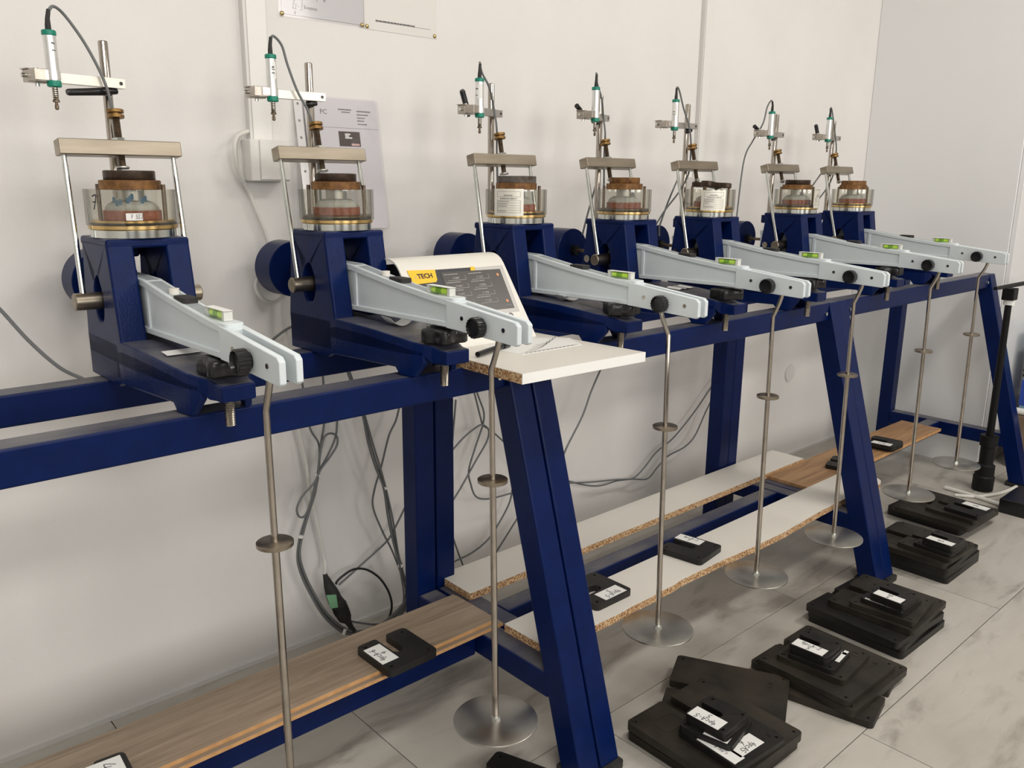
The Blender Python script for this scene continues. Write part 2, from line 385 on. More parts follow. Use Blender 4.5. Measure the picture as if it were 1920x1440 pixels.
# ------------------------------------------------------------------ the room
X0, X1, YF, ZC = -3.0, 4.9, -5.0, 2.9
fl = struct(part('floor', MB().box(X0, X1, YF, 0, -0.12, -0.008), 'grout'))
rows = [(-0.294, 0.0, 0.43), (-0.694, -0.294, 0.832), (-1.092, -0.694, 1.203), (-1.49, -1.092, 1.6), (-1.89, -1.49, 0.43), (-2.29, -1.89, 0.83)]
y = -2.29
k = 0
while y > YF:
    rows.append((max(y - 0.4, YF), y, (1.2, 1.6, 0.43, 0.83)[k % 4])); y -= 0.4; k += 1
J = 0.0011
for ya, yb, xs in rows:
    x = xs - 1.2 * math.ceil((xs - X0) / 1.2)
    while x < X1:
        a, b = max(x, X0), min(x + 1.2, X1)
        if b - a > 0.02:
            hw, hd = (b - a) / 2, (yb - ya) / 2
            key = 'tile_%.3f_%.3f' % (hw, hd)
            part('tile', MB().box(-hw + J, hw - J, -hd + J, hd - J, -0.008, 0), 'tile', fl, key=key, smooth=False, loc=((a + b) / 2, (ya + yb) / 2, 0))
        x += 1.2
struct(part('wall_back', MB().box(X0 - 0.15, X1 + 0.15, 0, 0.15, -0.12, ZC), 'wall', smooth=False))
struct(part('wall_left', MB().box(X0 - 0.15, X0, YF - 0.2, 0, -0.12, ZC), 'wall', smooth=False))
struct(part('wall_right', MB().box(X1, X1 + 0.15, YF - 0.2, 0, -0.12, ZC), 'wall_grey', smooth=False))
struct(part('ceiling', MB().box(X0 - 0.15, X1 + 0.15, YF - 0.2, 0.15, ZC, ZC + 0.12), 'ceiling', smooth=False))
wins = [(-2.4, -1.1), (-0.05, 1.25), (2.3, 3.6)]
wf = MB().box(X0, X1, YF - 0.2, YF, -0.12, 0.85).box(X0, X1, YF - 0.2, YF, 2.35, ZC)
xs = [X0] + [v for p in wins for v in p] + [X1]
for i in range(0, len(xs), 2): wf.box(xs[i], xs[i + 1], YF - 0.2, YF, 0.85, 2.35)
struct(part('wall_front', wf, 'wall_far', smooth=False))
for n, (a, b) in enumerate(wins, 1):
    fr = MB().box(a, b, YF - 0.14, YF - 0.08, 0.85, 0.91).box(a, b, YF - 0.14, YF - 0.08, 2.29, 2.35)
    for xx in (a, (a + b) / 2 - 0.03, b - 0.06): fr.box(xx, xx + 0.06, YF - 0.14, YF - 0.08, 0.91, 2.29)
    wo = struct(part('window_%d' % n, fr, 'pvc', smooth=False))
    for xx in (a + 0.06, (a + b) / 2 + 0.03):
        part('pane', MB().box(xx, xx + (b - a) / 2 - 0.09, YF - 0.115, YF - 0.109, 0.91, 2.29), 'film', wo, smooth=False)
struct(part('baseboard_back', MB().box(X0, 3.60, -0.007, 0, 0, 0.010), 'pvcgrey', smooth=False))
# round blanking plate flush in the wall
cv = part('cover_plate', MB().prism(circ(3.128, 0.368, 0.036, 40), -0.006, 0, 'y'), 'pvcgrey')
tag(cv, 'round white blanking plate painted over, low on the back wall', 'cover plate')

# ------------------------------------------------------------------ steel benches
TB = 0.052
HB = 0.80
YFR, YFF, YRR = -0.5895, -0.815, -0.292
def bench(x0, x1, label, ya=YRR, yb=YRR, rail=(-0.480, -0.430, 0.146)):
    b = thing('steel_bench', label, 'bench', ((x0 + x1) / 2, -0.45, 0), 0, 'navy steel benches in a row')
    off = (-(x0 + x1) / 2, 0.45, 0)
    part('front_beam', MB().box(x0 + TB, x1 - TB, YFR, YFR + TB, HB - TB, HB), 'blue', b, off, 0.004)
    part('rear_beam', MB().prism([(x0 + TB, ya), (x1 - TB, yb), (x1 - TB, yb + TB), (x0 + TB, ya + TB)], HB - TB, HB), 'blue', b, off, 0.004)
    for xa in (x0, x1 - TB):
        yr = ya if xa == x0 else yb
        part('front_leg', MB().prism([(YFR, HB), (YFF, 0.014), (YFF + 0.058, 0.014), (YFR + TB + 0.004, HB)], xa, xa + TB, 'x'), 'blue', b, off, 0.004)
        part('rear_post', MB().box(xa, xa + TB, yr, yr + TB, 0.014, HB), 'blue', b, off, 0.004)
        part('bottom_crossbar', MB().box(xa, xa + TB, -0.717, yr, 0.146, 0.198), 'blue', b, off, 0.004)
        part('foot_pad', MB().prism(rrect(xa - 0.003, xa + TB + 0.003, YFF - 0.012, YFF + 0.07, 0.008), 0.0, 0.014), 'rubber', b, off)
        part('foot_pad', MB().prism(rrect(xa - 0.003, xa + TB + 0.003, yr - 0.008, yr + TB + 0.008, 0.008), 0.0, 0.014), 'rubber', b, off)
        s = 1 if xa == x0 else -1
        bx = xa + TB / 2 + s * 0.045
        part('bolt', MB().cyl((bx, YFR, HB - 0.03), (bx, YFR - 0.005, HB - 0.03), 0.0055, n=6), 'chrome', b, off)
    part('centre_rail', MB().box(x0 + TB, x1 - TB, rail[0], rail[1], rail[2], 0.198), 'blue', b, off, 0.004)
    return b
bench(-0.140, 1.084, 'navy steel bench nearest the camera, running out of frame at the left', rail=(-0.500, -0.448, 0.142))
bench(1.088, 2.312, 'middle navy steel bench, right of the white shelf with the touchscreen logger', YRR, -0.263)
bench(2.3124, 3.536, 'farthest navy steel bench, its end frame beside the glossy white cabinet', -0.263, -0.277)

# ------------------------------------------------------------------ boards lying on the bench bottoms
def plank(label, x0, x1, y0, y1, z0, z1, m, tongue=0.0, group=None):
    t = thing('laminate_plank', label, 'plank', ((x0 + x1) / 2, (y0 + y1) / 2, z0), 0, group)
    off = (-(x0 + x1) / 2, -(y0 + y1) / 2, -z0)
    part('board', MB().box(x0, x1, y0 + 0.0012, y1 - tongue, z0, z1), m, t, off, 0.0008)
    part('raw_edge', MB().box(x0, x1, y0, y0 + 0.0012, z0, z1 - 0.0012), 'orangeedge', t, off, smooth=False)
    if tongue:
        part('tongue', MB().box(x0, x1, y1 - tongue, y1, z0 + 0.002, z1 - 0.0025), m, t, off, smooth=False)
    return t
plank('lower grey oak laminate plank, its front edge peeping out under the upper one', -0.32, 1.090, -0.5215, -0.368, 0.198, 0.2055, 'greyoak')
plank('upper grey oak laminate plank on the nearest bench, carrying slotted weights', -0.30, 1.081, -0.5105, -0.360, 0.2055, 0.2135, 'greyoak', 0.013)
plank('brown oak laminate plank on the farthest bench bottom', 2.345, 3.342, -0.541, -0.388, 0.198, 0.2085, 'pine')
def chipboard(label, poly, z0, z1, core=True):
    cx = sum(p[0] for p in poly) / len(poly); cy = sum(p[1] for p in poly) / len(poly)
    t = thing('chipboard_strip', label, 'board', (cx, cy, z0))
    off = (-cx, -cy, -z0)
    part('core', MB().prism(poly, z0, z1 - 0.0008), 'chip', t, off, smooth=False)
    part('laminate_face', MB().prism(poly, z1 - 0.0008, z1), 'laminate', t, off, smooth=False)
    return t
chipboard('white chipboard strip along the wall side of the middle bench bottom', [(1.1065, -0.3895), (2.575, -0.3905), (2.578, -0.269), (1.109, -0.2685)], 0.198, 0.216)
random.seed(3)
pts = [(1.0775, -0.671)]
x = 1.10
while x < 2.54:
    pts.append((x, -0.6705 + 0.0055 * math.sin(x * 9.0) * (1 if x > 1.5 else 0.3) + random.uniform(-0.0012, 0.0012))); x += 0.035
pts += [(2.560, -0.664), (2.574, -0.648), (2.576, -0.543), (1.076, -0.5415)]
chipboard('white chipboard strip with a wavy raw front edge, room side of the middle bench bottom', pts, 0.198, 0.216)

# white shelf board with the logger
sh = thing('shelf_board', 'white laminated shelf board bridging the two front benches', 'shelf', (1.07, -0.5, HB))
so = (-1.07, -0.5 + 1.0, -HB)
SP = [(0.9235, -0.7503), (1.2255, -0.763), (1.200, -0.300), (0.930, -0.300)]
part('core', MB().prism(SP, HB, 0.8172), 'chip', sh, so, smooth=False)
part('laminate_face', MB().prism(SP, 0.8172, 0.818), 'laminate', sh, so, smooth=False)
part('edge_band', MB().prism([(0.9235, -0.7515), (1.2265, -0.7643), (1.2255, -0.763), (0.9235, -0.7503)], HB, 0.818), 'edgeband', sh, so, smooth=False)

# ------------------------------------------------------------------ touchscreen data logger
lg = thing('data_logger', 'cream touchscreen data logger with a yellow label, on the white shelf', 'data logger', (1.05, -0.44, 0.818))
lo = (-1.05, 0.44, -0.818)
EY, EZ = 0.58625658, 0.81012544
def onp(s, d=0.0): return (-0.5138 + EY * s - EZ * d, 0.818 + EZ * s + EY * d)   # point on the sloping front, d proud of it
prof = [onp(0.0), onp(0.176)]
c0 = onp(0.176)
for a in (15, 30, 45, 54):
    aa = math.radians(a); R = 0.045
    cy, cz = c0[0] + EZ * R, c0[1] - EY * R
    prof.append((cy - R * math.sin(math.radians(54.1) - aa) , cz + R * math.cos(math.radians(54.1) - aa)))
prof.append((prof[-1][0] + 0.012, prof[-1][1]))
inn = [(p[0] + 0.0025, p[1] - 0.0022) for p in prof]
part('shell', MB().prism(prof + inn[::-1], 0.918, 1.182, 'x'), 'cream', lg, lo, 0.0)
body = [onp(0.004, -0.006), onp(0.165, -0.006), (prof[-2][0], prof[-2][1] - 0.010), (prof[-1][0] + 0.02, prof[-1][1] - 0.014), (prof[-1][0] + 0.02, 0.818)]
part('body', MB().prism(body, 0.930, 1.170, 'x'), 'black', lg, lo, 0.002)
def slab(name, quad, d0, d1, m, parent=lg, r=0.0):
    "flat overlay on the sloping front; quad in (x, s)"
    q = quad
    vs = []
    for d in (d0, d1):
        for x, s in q:
            yy, zz = onp(s, d); vs.append((x, yy, zz))
    n = len(q)
    fs = [tuple(range(n)), tuple(range(2 * n - 1, n - 1, -1))] + [(i, (i + 1) % n, (i + 1) % n + n, i + n) for i in range(n)]
    return part(name, MB().add(vs, fs), m, parent, lo, smooth=False)
slab('grey_overlay', [(1.0995, 0.169), (1.175, 0.170), (1.167, 0.060), (1.06, 0.062)], 0.0, 0.0006, 'panelgrey')
slab('dark_overlay', [(0.945, 0.1715), (1.0995, 0.170), (1.0845, 0.064), (0.94, 0.066)], 0.0, 0.0008, 'navyoverlay')
scr = slab('screen', [(1.0099, 0.1634), (1.1634, 0.1610), (1.157, 0.0690), (1.004, 0.0715)], 0.0008, 0.0014, 'screen')
yl = slab('yellow_label', [(0.9334, 0.1734), (0.9990, 0.1709), (0.9945, 0.1480), (0.9900, 0.1437), (0.9405, 0.1424), (0.9365, 0.1450)], 0.0008, 0.0016, 'yellow')
slab('yellow_tab', [(1.0888, 0.1713), (1.0996, 0.1705), (1.0959, 0.1616), (1.0850, 0.1624)], 0.0010, 0.0020, 'yellow')
def slopetext(name, text, x, s, size, d, m, parent, bold=0.0):
    me = type_mesh(text, size, m, 0.0001, bold)
    o = put(name, me, parent)
    yy, zz = onp(s, d)
    o.location = (x + lo[0], yy + lo[1], zz + lo[2]); o.rotation_euler = (math.atan2(EZ, EY), 0, 0)
    return o
slopetext('lettering', 'TECH', 0.9695, 0.1582, 0.0142, 0.0018, 'ink', yl, 0.00045)
slopetext('lettering', 'c', 0.9478, 0.1578, 0.0120, 0.0018, 'screenline', yl)
vals = ['14.887', '11.222', '15.864', '10.806', '12.891', '11.998', '11.212', '11.187']
ln = MB()
def sline(x0, s0, x1, s1, wdt, d=0.0016):
    dx, ds = x1 - x0, s1 - s0; L = math.hypot(dx, ds); nx, ns = -ds / L * wdt / 2, dx / L * wdt / 2
    vs = []
    for dd in (d, d + 0.0002):
        for x, s in ((x0 - nx, s0 - ns), (x1 - nx, s1 - ns), (x1 + nx, s1 + ns), (x0 + nx, s0 + ns)):
            yy, zz = onp(s, dd); vs.append((x, yy, zz))
    ln.add(vs, [(0, 1, 2, 3), (7, 6, 5, 4), (0, 1, 5, 4), (1, 2, 6, 5), (2, 3, 7, 6), (3, 0, 4, 7)])
for r in range(4):
    for c in range(2):
        xa = 1.0150 + c * 0.0605 - 0.0012 * r; sa = 0.1575 - 0.0183 * r - 0.0015 * c
        xb, sb = xa + 0.050, sa - 0.0140
        sline(xa + 0.004, sb, xb, sb, 0.0007); sline(xb, sb, xb, sb + 0.0095, 0.0007)
        k0 = 0.0
        while k0 < 0.034:
            wd = random.uniform(0.002, 0.006); sline(xa + k0, sa, xa + min(k0 + wd, 0.035), sa, 0.0015); k0 += wd + 0.0011
        slopetext('lettering', vals[r * 2 + c], xa + 0.026, sb + 0.0048, 0.0066, 0.0016, 'screenline', scr)
part('screen_lines', ln, 'screenline', scr, lo, smooth=False)
for x, s in ((1.1505, 0.1483), (1.1458, 0.0866)):
    slab('icon', [(x + 0.0030 * math.cos(a * math.pi / 4), s + 0.0036 * math.sin(a * math.pi / 4)) for a in range(8)], 0.0014, 0.0019, 'orange', scr)
slopetext('lettering', 'SETTINGS', 1.1455, 0.0765, 0.0034, 0.0016, 'screenline', scr)
ring = MB()
yy, zz = onp(0.0535, 0.0004)
o = part('maker_mark', MB().prism(circ(0, 0, 0.0058, 24), 0, 0.0004, 'z', [circ(0, 0, 0.0046, 24)]), 'ink', lg, loc=(1.1404 + lo[0], yy + lo[1], zz + lo[2]), rot=(math.atan2(EZ, EY), 0, 0))
part('maker_mark', MB().box(-0.0028, -0.0018, -0.003, 0.003, 0, 0.0004).box(-0.0028, 0.003, 0.0022, 0.003, 0, 0.0004).box(0.0, 0.0036, -0.0006, 0.0006, 0, 0.0004).box(0.002, 0.003, -0.003, 0.0006, 0, 0.0004).box(-0.020, -0.0075, -0.0008, 0.0008, 0, 0.0003), 'ink', lg, loc=(1.1404 + lo[0], yy + lo[1], zz + lo[2]), rot=(math.atan2(EZ, EY), 0, 0), smooth=False)

# things lying on the shelf
def sheet(name, label, poly, z, cat, m='paper', curl=None):
    cx = sum(p[0] for p in poly) / len(poly); cy = sum(p[1] for p in poly) / len(poly)
    o = part(name, MB().prism([(a - cx, b - cy) for a, b in poly], 0, 0.0006), m, loc=(cx, cy, z), smooth=False)
    return tag(o, label, cat)
gp = sheet('graph_sheet', 'white sheet printed with curved graph lines, lying on the shelf in front of the logger', [(1.030, -0.636), (1.185, -0.640), (1.2195, -0.573), (1.150, -0.520), (1.02, -0.530)], 0.818, 'paper')
gl = MB()
cx = sum(p[0] for p in [(1.030, 0), (1.185, 0), (1.2195, 0), (1.150, 0), (1.02, 0)]) / 5; cyy = (-0.636 - 0.640 - 0.573 - 0.520 - 0.530) / 5
def ribbon(mb, pts, wdt, z):
    for a, b in zip(pts[:-1], pts[1:]):
        a, b = Vector((*a, z)), Vector((*b, z)); d = b - a; nn = Vector((-d.y, d.x, 0)).normalized() * wdt / 2; up = Vector((0, 0, 0.0003))
        vs = [a - nn, b - nn, b + nn, a + nn]; mb.add(vs + [p + up for p in vs], [(3, 2, 1, 0), (4, 5, 6, 7), (0, 1, 5, 4), (1, 2, 6, 5), (2, 3, 7, 6), (3, 0, 4, 7)])
for q in range(4):
    ribbon(gl, [(1.05 + 0.02 * q + 0.105 * t / 8 - cx, -0.623 + 0.012 * q + 0.05 * (t / 8) ** 2 - cyy) for t in range(9)], 0.0010, 0.0006)
ribbon(gl, [(1.035 - cx, -0.628 - cyy), (1.18 - cx, -0.632 - cyy)], 0.0008, 0.0006)
for q in range(12): ribbon(gl, [(1.04 + 0.011 * q - cx, -0.6335 - cyy), (1.046 + 0.011 * q - cx, -0.6337 - cyy)], 0.0022, 0.0006)
part('graph_lines', gl, 'print', gp, smooth=False)
pen = thing('marker_pen', 'thin black marker pen lying on the shelf under the second lever', 'pen', (1.005, -0.585, 0.8245), math.radians(20))
part('barrel', MB().cyl((-0.06, 0, 0), (0.035, 0, 0), 0.0050, n=16), 'black', pen)
part('cap', MB().cyl((0.035, 0, 0), (0.058, 0, 0), 0.0064, n=16), 'black', pen)
# ------------------------------------------------------------------ oedometers, one station after another
ORD = ['nearest oedometer at the left end of the row', 'oedometer just left of the touchscreen logger', 'oedometer just right of the touchscreen logger',
       'fourth oedometer from the left, with a red-tinged glass cell', 'fifth oedometer from the left, with a tilted clamp on its cell',
       'second farthest oedometer, left of the last one', 'farthest oedometer, in front of the glossy white cabinet']
SHORT = ['nearest oedometer', 'oedometer left of the logger', 'oedometer right of the logger', 'fourth oedometer from the left', 'fifth oedometer from the left', 'second farthest oedometer', 'farthest oedometer']
POSE = [(0.4783, -0.5900, -0.26), (0.8587, -0.5945, 0.59), (1.3279, -0.5854, -0.23), (1.7075, -0.5851, 0.31), (2.0682, -0.5964, 0.20), (2.5532, -0.5887, -0.39), (2.9649, -0.5726, -0.07)]
YOKE = [0.334, 0.353, 0.348, 0.357, 0.357, 0.366, 0.366]          # y of the crossbar centre (the yoke hangs loose)
LDZ = [0.0005, 0.003, -0.003, 0.003, 0.0, 0.0, 0.002]               # how far each lever is swung
LV = [(-0.0834, 0.345, 0.0), (-0.085, 0.367, 0.5), (-0.078, 0.335, 0), (-0.080, 0.334, -0.5), (-0.085, 0.371, 0.5), (-0.085, 0.359, 0.6), (-0.085, 0.366, 0.6)]
ARMZ = [1.2795, 1.283, 1.2795, 1.289, 1.285, 1.281, 1.286]
HK = [-0.172, -0.172, -0.138, -0.172, -0.172, -0.174, -0.176]       # y of each hanger's hook
OFF = (0, 0, -HB)

def pedestal_mb():
    mb = MB()
    slot = []
    for a in circ(0, 0, 1, 28): slot.append((0.304 + 0.021 * a[0], 0.935 + 0.0375 * a[1]))
    side = [(0.240, 1.030), (0.213, 0.872), (0.213, 0.815), (0.384, 0.815), (0.387, 0.870), (0.366, 1.030)]
    mb.prism(side, -0.064, -0.0225, 'x', [slot])
    mb.prism(side, 0.0275, 0.066, 'x', [slot])
    return mb
def top_mb():
    return MB().prism([(-0.064, 0.2385), (0.066, 0.2385), (0.066, 0.373), (-0.064, 0.373)], 1.0190, 1.034).box(-0.022, 0.027, 0.362, 0.385, 0.995, 1.02)
def base_mb():
    "hollow cast foot: a sloping deck on two side skirts that stand on the beams"
    sec = [(0.384, -0.064, 0.066, 0.872, 0.800), (0.245, -0.064, 0.066, 0.872, 0.800), (0.232, -0.064, 0.066, 0.872, 0.807), (0.213, -0.0645, 0.0665, 0.8765, 0.809), (0.160, -0.0630, 0.0650, 0.8755, 0.811),
           (0.0985, -0.0585, 0.0605, 0.8725, 0.812), (0.040, -0.0530, 0.0545, 0.8675, 0.813), (0.029, -0.0520, 0.0530, 0.8665, 0.800),
           (0.006, -0.0475, 0.0485, 0.8630, 0.800), (-0.004, -0.0450, 0.0455, 0.8620, 0.801), (-0.022, -0.0375, 0.0380, 0.8590, 0.8270), (-0.034, -0.0300, 0.0305, 0.8565, 0.8280), (-0.048, -0.0262, 0.0265, 0.8530, 0.8285), (-0.068, -0.0245, 0.0245, 0.8520, 0.8285)]
    mb = MB().rings([[(a, y, max(b0, 0.838) if y > -0.03 else b0), (b, y, max(b0, 0.838) if y > -0.03 else b0), (b, y, t), (a, y, t)] for y, a, b, t, b0 in sec])
    sk = [q for q in sec if q[0] > -0.03]
    mb.rings([[(a, y, b0), (a + 0.011, y, b0), (a + 0.011, y, t - 0.012), (a, y, t - 0.012)] for y, a, b, t, b0 in sk])
    mb.rings([[(b - 0.011, y, b0), (b, y, b0), (b, y, t - 0.012), (b - 0.011, y, t - 0.012)] for y, a, b, t, b0 in sk])
    mb.box(-0.060, 0.062, 0.370, 0.382, 0.802, 0.86)
    return mb
TOPL = [(0.41, 0.9740), (0.225, 0.9705), (0.120, 0.9555), (0.050, 0.9470), (-0.020, 0.9395), (-0.064, 0.9360)]
BOTL = [(-0.064, 0.8895), (0.10, 0.8875), (0.225, 0.8855), (0.41, 0.8900)]
def lever_mb():
    mb = MB()
    mb.prism(TOPL + BOTL, -0.0165, 0.0065, 'x')
    mb.prism(TOPL + [(y, z - 0.011) for y, z in reversed(TOPL)], -0.0205, 0.0105, 'x')
    mb.prism(BOTL + [(y, z + 0.0095) for y, z in reversed(BOTL)], -0.0205, 0.0105, 'x')
    mb.prism([(0.218, 0.886), (0.218, 0.970), (0.208, 0.968), (0.208, 0.886)], -0.0195, 0.0095, 'x')
    mb.prism([(-0.062, 0.8885), (-0.062, 0.9355), (-0.088, 0.9330), (-0.088, 0.8880)], -0.0212, 0.0110, 'x')
    ck = [(-0.086, 0.8880), (-0.086, 0.9332), (-0.228, 0.9185), (-0.2345, 0.9130), (-0.2345, 0.8850), (-0.230, 0.8817)]
    mb.prism(ck, -0.0212, -0.0117, 'x'); mb.prism(ck, 0.0015, 0.0110, 'x')
    pad = [(x, y) for x, y in rrect(-0.0195, 0.0095, -0.082, 0.006, 0.009)]
    mb.prism(pad, 0.932, 0.9390)
    return mb
def knob_mb():
    "fluted clamp knob, axis along x, open cup towards -x"
    n = 72; out = []
    def rim(x, r0, fl): return [(x, (r0 - (fl if (k // 2) % 2 else 0)) * math.cos(2 * math.pi * k / n), (r0 - (fl if (k // 2) % 2 else 0)) * math.sin(2 * math.pi * k / n)) for k in range(n)]
    rings = [rim(-0.0225, 0.011, 0), rim(-0.026, 0.0115, 0), rim(-0.0275, 0.0165, 0.0012), rim(-0.0425, 0.0168, 0.0012), rim(-0.0432, 0.0145, 0), rim(-0.0385, 0.0130, 0), rim(-0.0375, 0.0004, 0)]
    return MB().rings(rings)
def star_mb():
    def outline(r, d, n=100): return [((r + d * math.cos(5 * (2 * math.pi * k / n))) * math.cos(2 * math.pi * k / n), (r + d * math.cos(5 * 2 * math.pi * k / n)) * math.sin(2 * math.pi * k / n)) for k in range(n)]
    rs = []
    for z, s in ((0.0, 0.94), (0.002, 1.0), (0.0195, 1.0), (0.0225, 0.96), (0.0245, 0.76), (0.0258, 0.35), (0.026, 0.01)):
        rs.append([(x * s, y * s, z) for x, y in outline(0.0355, 0.0050)])
    return MB().rings(rs).lathe([(0.009, 0.002), (0.0085, -0.003), (0.0085, -0.006)], 20)
def weight_cyl_mb():
    return MB().rings([[(r * math.cos(2 * math.pi * k / 56), y, r * math.sin(2 * math.pi * k / 56)) for k in range(56)] for r, y in ((0.0565, 0.474), (0.058, 0.4755), (0.058, 0.539), (0.0565, 0.5405))])

GO = 'oedometers along the steel benches'
for i in range(7):
    X, Y, yaw = POSE[i]
    r = thing('oedometer', ORD[i] if len(ORD[i].split()) > 5 else ORD[i], 'oedometer', (X, Y, HB), math.radians(yaw), GO)
    r['label'] = ['navy oedometer nearest the camera, with a paper scrap on its foot', 'navy oedometer just left of the touchscreen logger, a curled paper on its foot',
                  'navy oedometer just right of the touchscreen logger', 'navy oedometer, fourth from the left, its yoke beside a reddish cell', 'navy oedometer, fifth from the left, behind the cell with a tilted clamp plate',
                  'navy oedometer, second from the far end of the row', 'navy oedometer at the far end of the row, before the glossy white cabinet'][i]
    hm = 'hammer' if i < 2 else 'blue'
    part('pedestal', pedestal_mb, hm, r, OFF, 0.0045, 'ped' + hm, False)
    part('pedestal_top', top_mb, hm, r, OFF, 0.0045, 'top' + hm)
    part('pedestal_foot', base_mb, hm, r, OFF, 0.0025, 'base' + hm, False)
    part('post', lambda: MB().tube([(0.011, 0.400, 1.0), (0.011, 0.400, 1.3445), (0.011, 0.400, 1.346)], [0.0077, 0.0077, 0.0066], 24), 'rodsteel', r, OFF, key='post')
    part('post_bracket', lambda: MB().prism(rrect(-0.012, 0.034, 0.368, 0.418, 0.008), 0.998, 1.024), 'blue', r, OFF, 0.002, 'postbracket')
    # swinging lever
    lv = part('lever', lever_mb, 'lever', r, OFF, 0.0016, 'lever', loc=(0, 0, LDZ[i]))
    sl = part('spirit_level', lambda: MB().prism(rrect(-0.0118, 0.0018, -0.061, 0.0025, 0.002), 0.9391, 0.9528), 'vialclear', lv, OFF, key='level')
    part('vial', lambda: MB().cyl((-0.005, -0.050, 0.9460), (-0.005, -0.009, 0.9460), 0.0056, n=18), 'yellowvial', sl, key='vial')
    part('bubble', lambda: MB().cyl((-0.005, -0.036, 0.9462), (-0.005, -0.021, 0.9462), 0.00572, n=18), 'vialmark', sl, key='bubble')
    part('level_cap', lambda: MB().box(-0.0118, 0.0018, -0.061, 0.0025, 0.9528, 0.9534), 'paper', sl, key='levelcap')
    part('level_end', lambda: MB().box(-0.0112, 0.0012, -0.0600, -0.0535, 0.9395, 0.9522).box(-0.0112, 0.0012, -0.0055, 0.0015, 0.9395, 0.9522), 'paper', sl, key='levelend')
    for o in list(sl.children): o.location.z = -HB
    part('clamp_knob', knob_mb, 'black', lv, key='knob', loc=(0.0015, -0.1535, 0.9025 - HB))
    part('clamp_screw', lambda: MB().cyl((-0.026, -0.1535, 0.9025), (0.016, -0.1535, 0.9025), 0.0042, n=14), 'chrome', lv, OFF, key='kscrew')
    for yy, zz in ((-0.104, 0.9095), (-0.2035, 0.9035)):
        part('screw', lambda: MB().cyl((-0.0225, 0, 0), (-0.0195, 0, 0), 0.0036, n=14), 'rodsteel', lv, key='screw', loc=(0, yy, zz - HB))
    part('rubber_stop', lambda: MB().prism(rrect(-0.0165, 0.0065, 0.066, 0.108, 0.005), 0.946, 0.9585).move(Matrix.Translation((0, 0, -0.0010))), 'rubber', lv, OFF, 0.001, 'rstop')
    if i in (0, 1):
        part('pale_cap', lambda: MB().cyl((-0.005, 0.131, 0.953), (-0.005, 0.131, 0.965), 0.0075, n=16), 'cream', lv, OFF, key='palecap')
    # pins, counterweight
    part('pivot_pin', lambda: MB().rings([[(x, 0.302 + q * math.cos(2 * math.pi * k / 28), 0.9335 + q * math.sin(2 * math.pi * k / 28)) for k in range(28)] for x, q in ((-0.102, 0.0125), (-0.1005, 0.0140), (0.1005, 0.0140), (0.102, 0.0125))]), 'barsteel', r, OFF, key='pin')
    part('bolt_head', lambda: MB().cyl((-0.0695, 0.358, 0.931), (-0.060, 0.358, 0.931), 0.0095, n=20).cyl((0.062, 0.358, 0.931), (0.0715, 0.358, 0.931), 0.0095, n=20), 'rodsteel', r, OFF, key='bolthead')
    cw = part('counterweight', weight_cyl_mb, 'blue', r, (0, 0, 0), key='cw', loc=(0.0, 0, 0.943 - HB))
    part('counterweight_rod', lambda: MB().cyl((0, 0.385, 0), (0, 0.5, 0), 0.0048, n=14), 'thread', cw, key='cwrod')
    part('lock_knob', lambda: MB().rings([[((0.0135 - (0.0009 if k % 2 else 0)) * math.cos(2 * math.pi * k / 48), y, (0.0135 - (0.0009 if k % 2 else 0)) * math.sin(2 * math.pi * k / 48)) for k in range(48)] for y in (0.458, 0.474)]), 'black', cw, key='cwknob')
    # yoke
    yk = YOKE[i]
    SL = (yk - 0.302) / 0.233                      # the yoke leans back by this slope
    tilt = -math.atan(SL)
    ctr = Vector((0.0015, yk, 1.17275))
    axd = Vector((0, SL, 1)).normalized()
    cb = part('crossbar', lambda: MB().box(-0.095, 0.095, -0.014, 0.014, -0.01225, 0.01225), 'barsteel', r, key='xbar', bevel=0.0018, loc=ctr + Vector((0, 0, -HB)), rot=(tilt, 0, 0))
    for s in (-1, 1):
        p0, p1 = Vector((s * 0.087, 0.302, 0.940)), Vector((s * 0.085, yk - 0.002, 1.166))
        pm = p0.lerp(p1, 0.915)
        part('tie_rod', MB().tube([p0, pm, pm + (p1 - pm) * 0.02, p1], [0.0046, 0.0046, 0.0039, 0.0039], 16), 'chrome', r, OFF)
    low = -0.030 if i < 3 else -0.0405
    part('loading_screw', MB().thread(ctr + axd * (low + 0.003), ctr + axd * 0.050, 0.0058), 'thread', r, OFF)
    part('screw_nut', lambda: MB().prism(circ(0, 0, 0.0105, 6), 0.01225, 0.0167), 'chrome', r, key='hexnut', loc=ctr + Vector((0, 0, -HB)), rot=(tilt, 0, 0))
    part('screw_tip', lambda: MB().lathe([(0.002, -0.0465), (0.0065, -0.0445), (0.0082, -0.0405), (0.0065, -0.0365), (0.003, -0.0345)] if i > 2 else [(0.0095, -0.0322), (0.0105, -0.031), (0.0105, -0.029), (0.006, -0.027)], 20), 'galv', r, key='tip%d' % (i > 2), loc=ctr + Vector((0, 0, -HB)), rot=(tilt, 0, 0))
    part('brass_nut', lambda: MB().lathe([(0.0085, 0.0478), (0.0132, 0.0488), (0.0132, 0.0531), (0.0085, 0.0539), (0.0085, 0.0561), (0.0132, 0.0569), (0.0132, 0.0615), (0.0105, 0.0625)], 28), 'brassnut', r, key='brassnut', loc=ctr + Vector((0, 0, -HB)), rot=(tilt, 0, 0))
    # levelling jack at the tip of the foot
    part('star_knob', star_mb, 'black', r, key='star', ang=50, loc=(0, -0.030, 0.8625 - HB), rot=(0, 0, 0.35 * i))
    part('jack_screw', lambda: MB().thread((0, -0.030, 0.7850), (0, -0.030, 0.864), 0.0076, 0.0024), 'steel', r, OFF, key='jack')
    # transducer arm clamped on the post
    ux, uy, _ = LV[i]
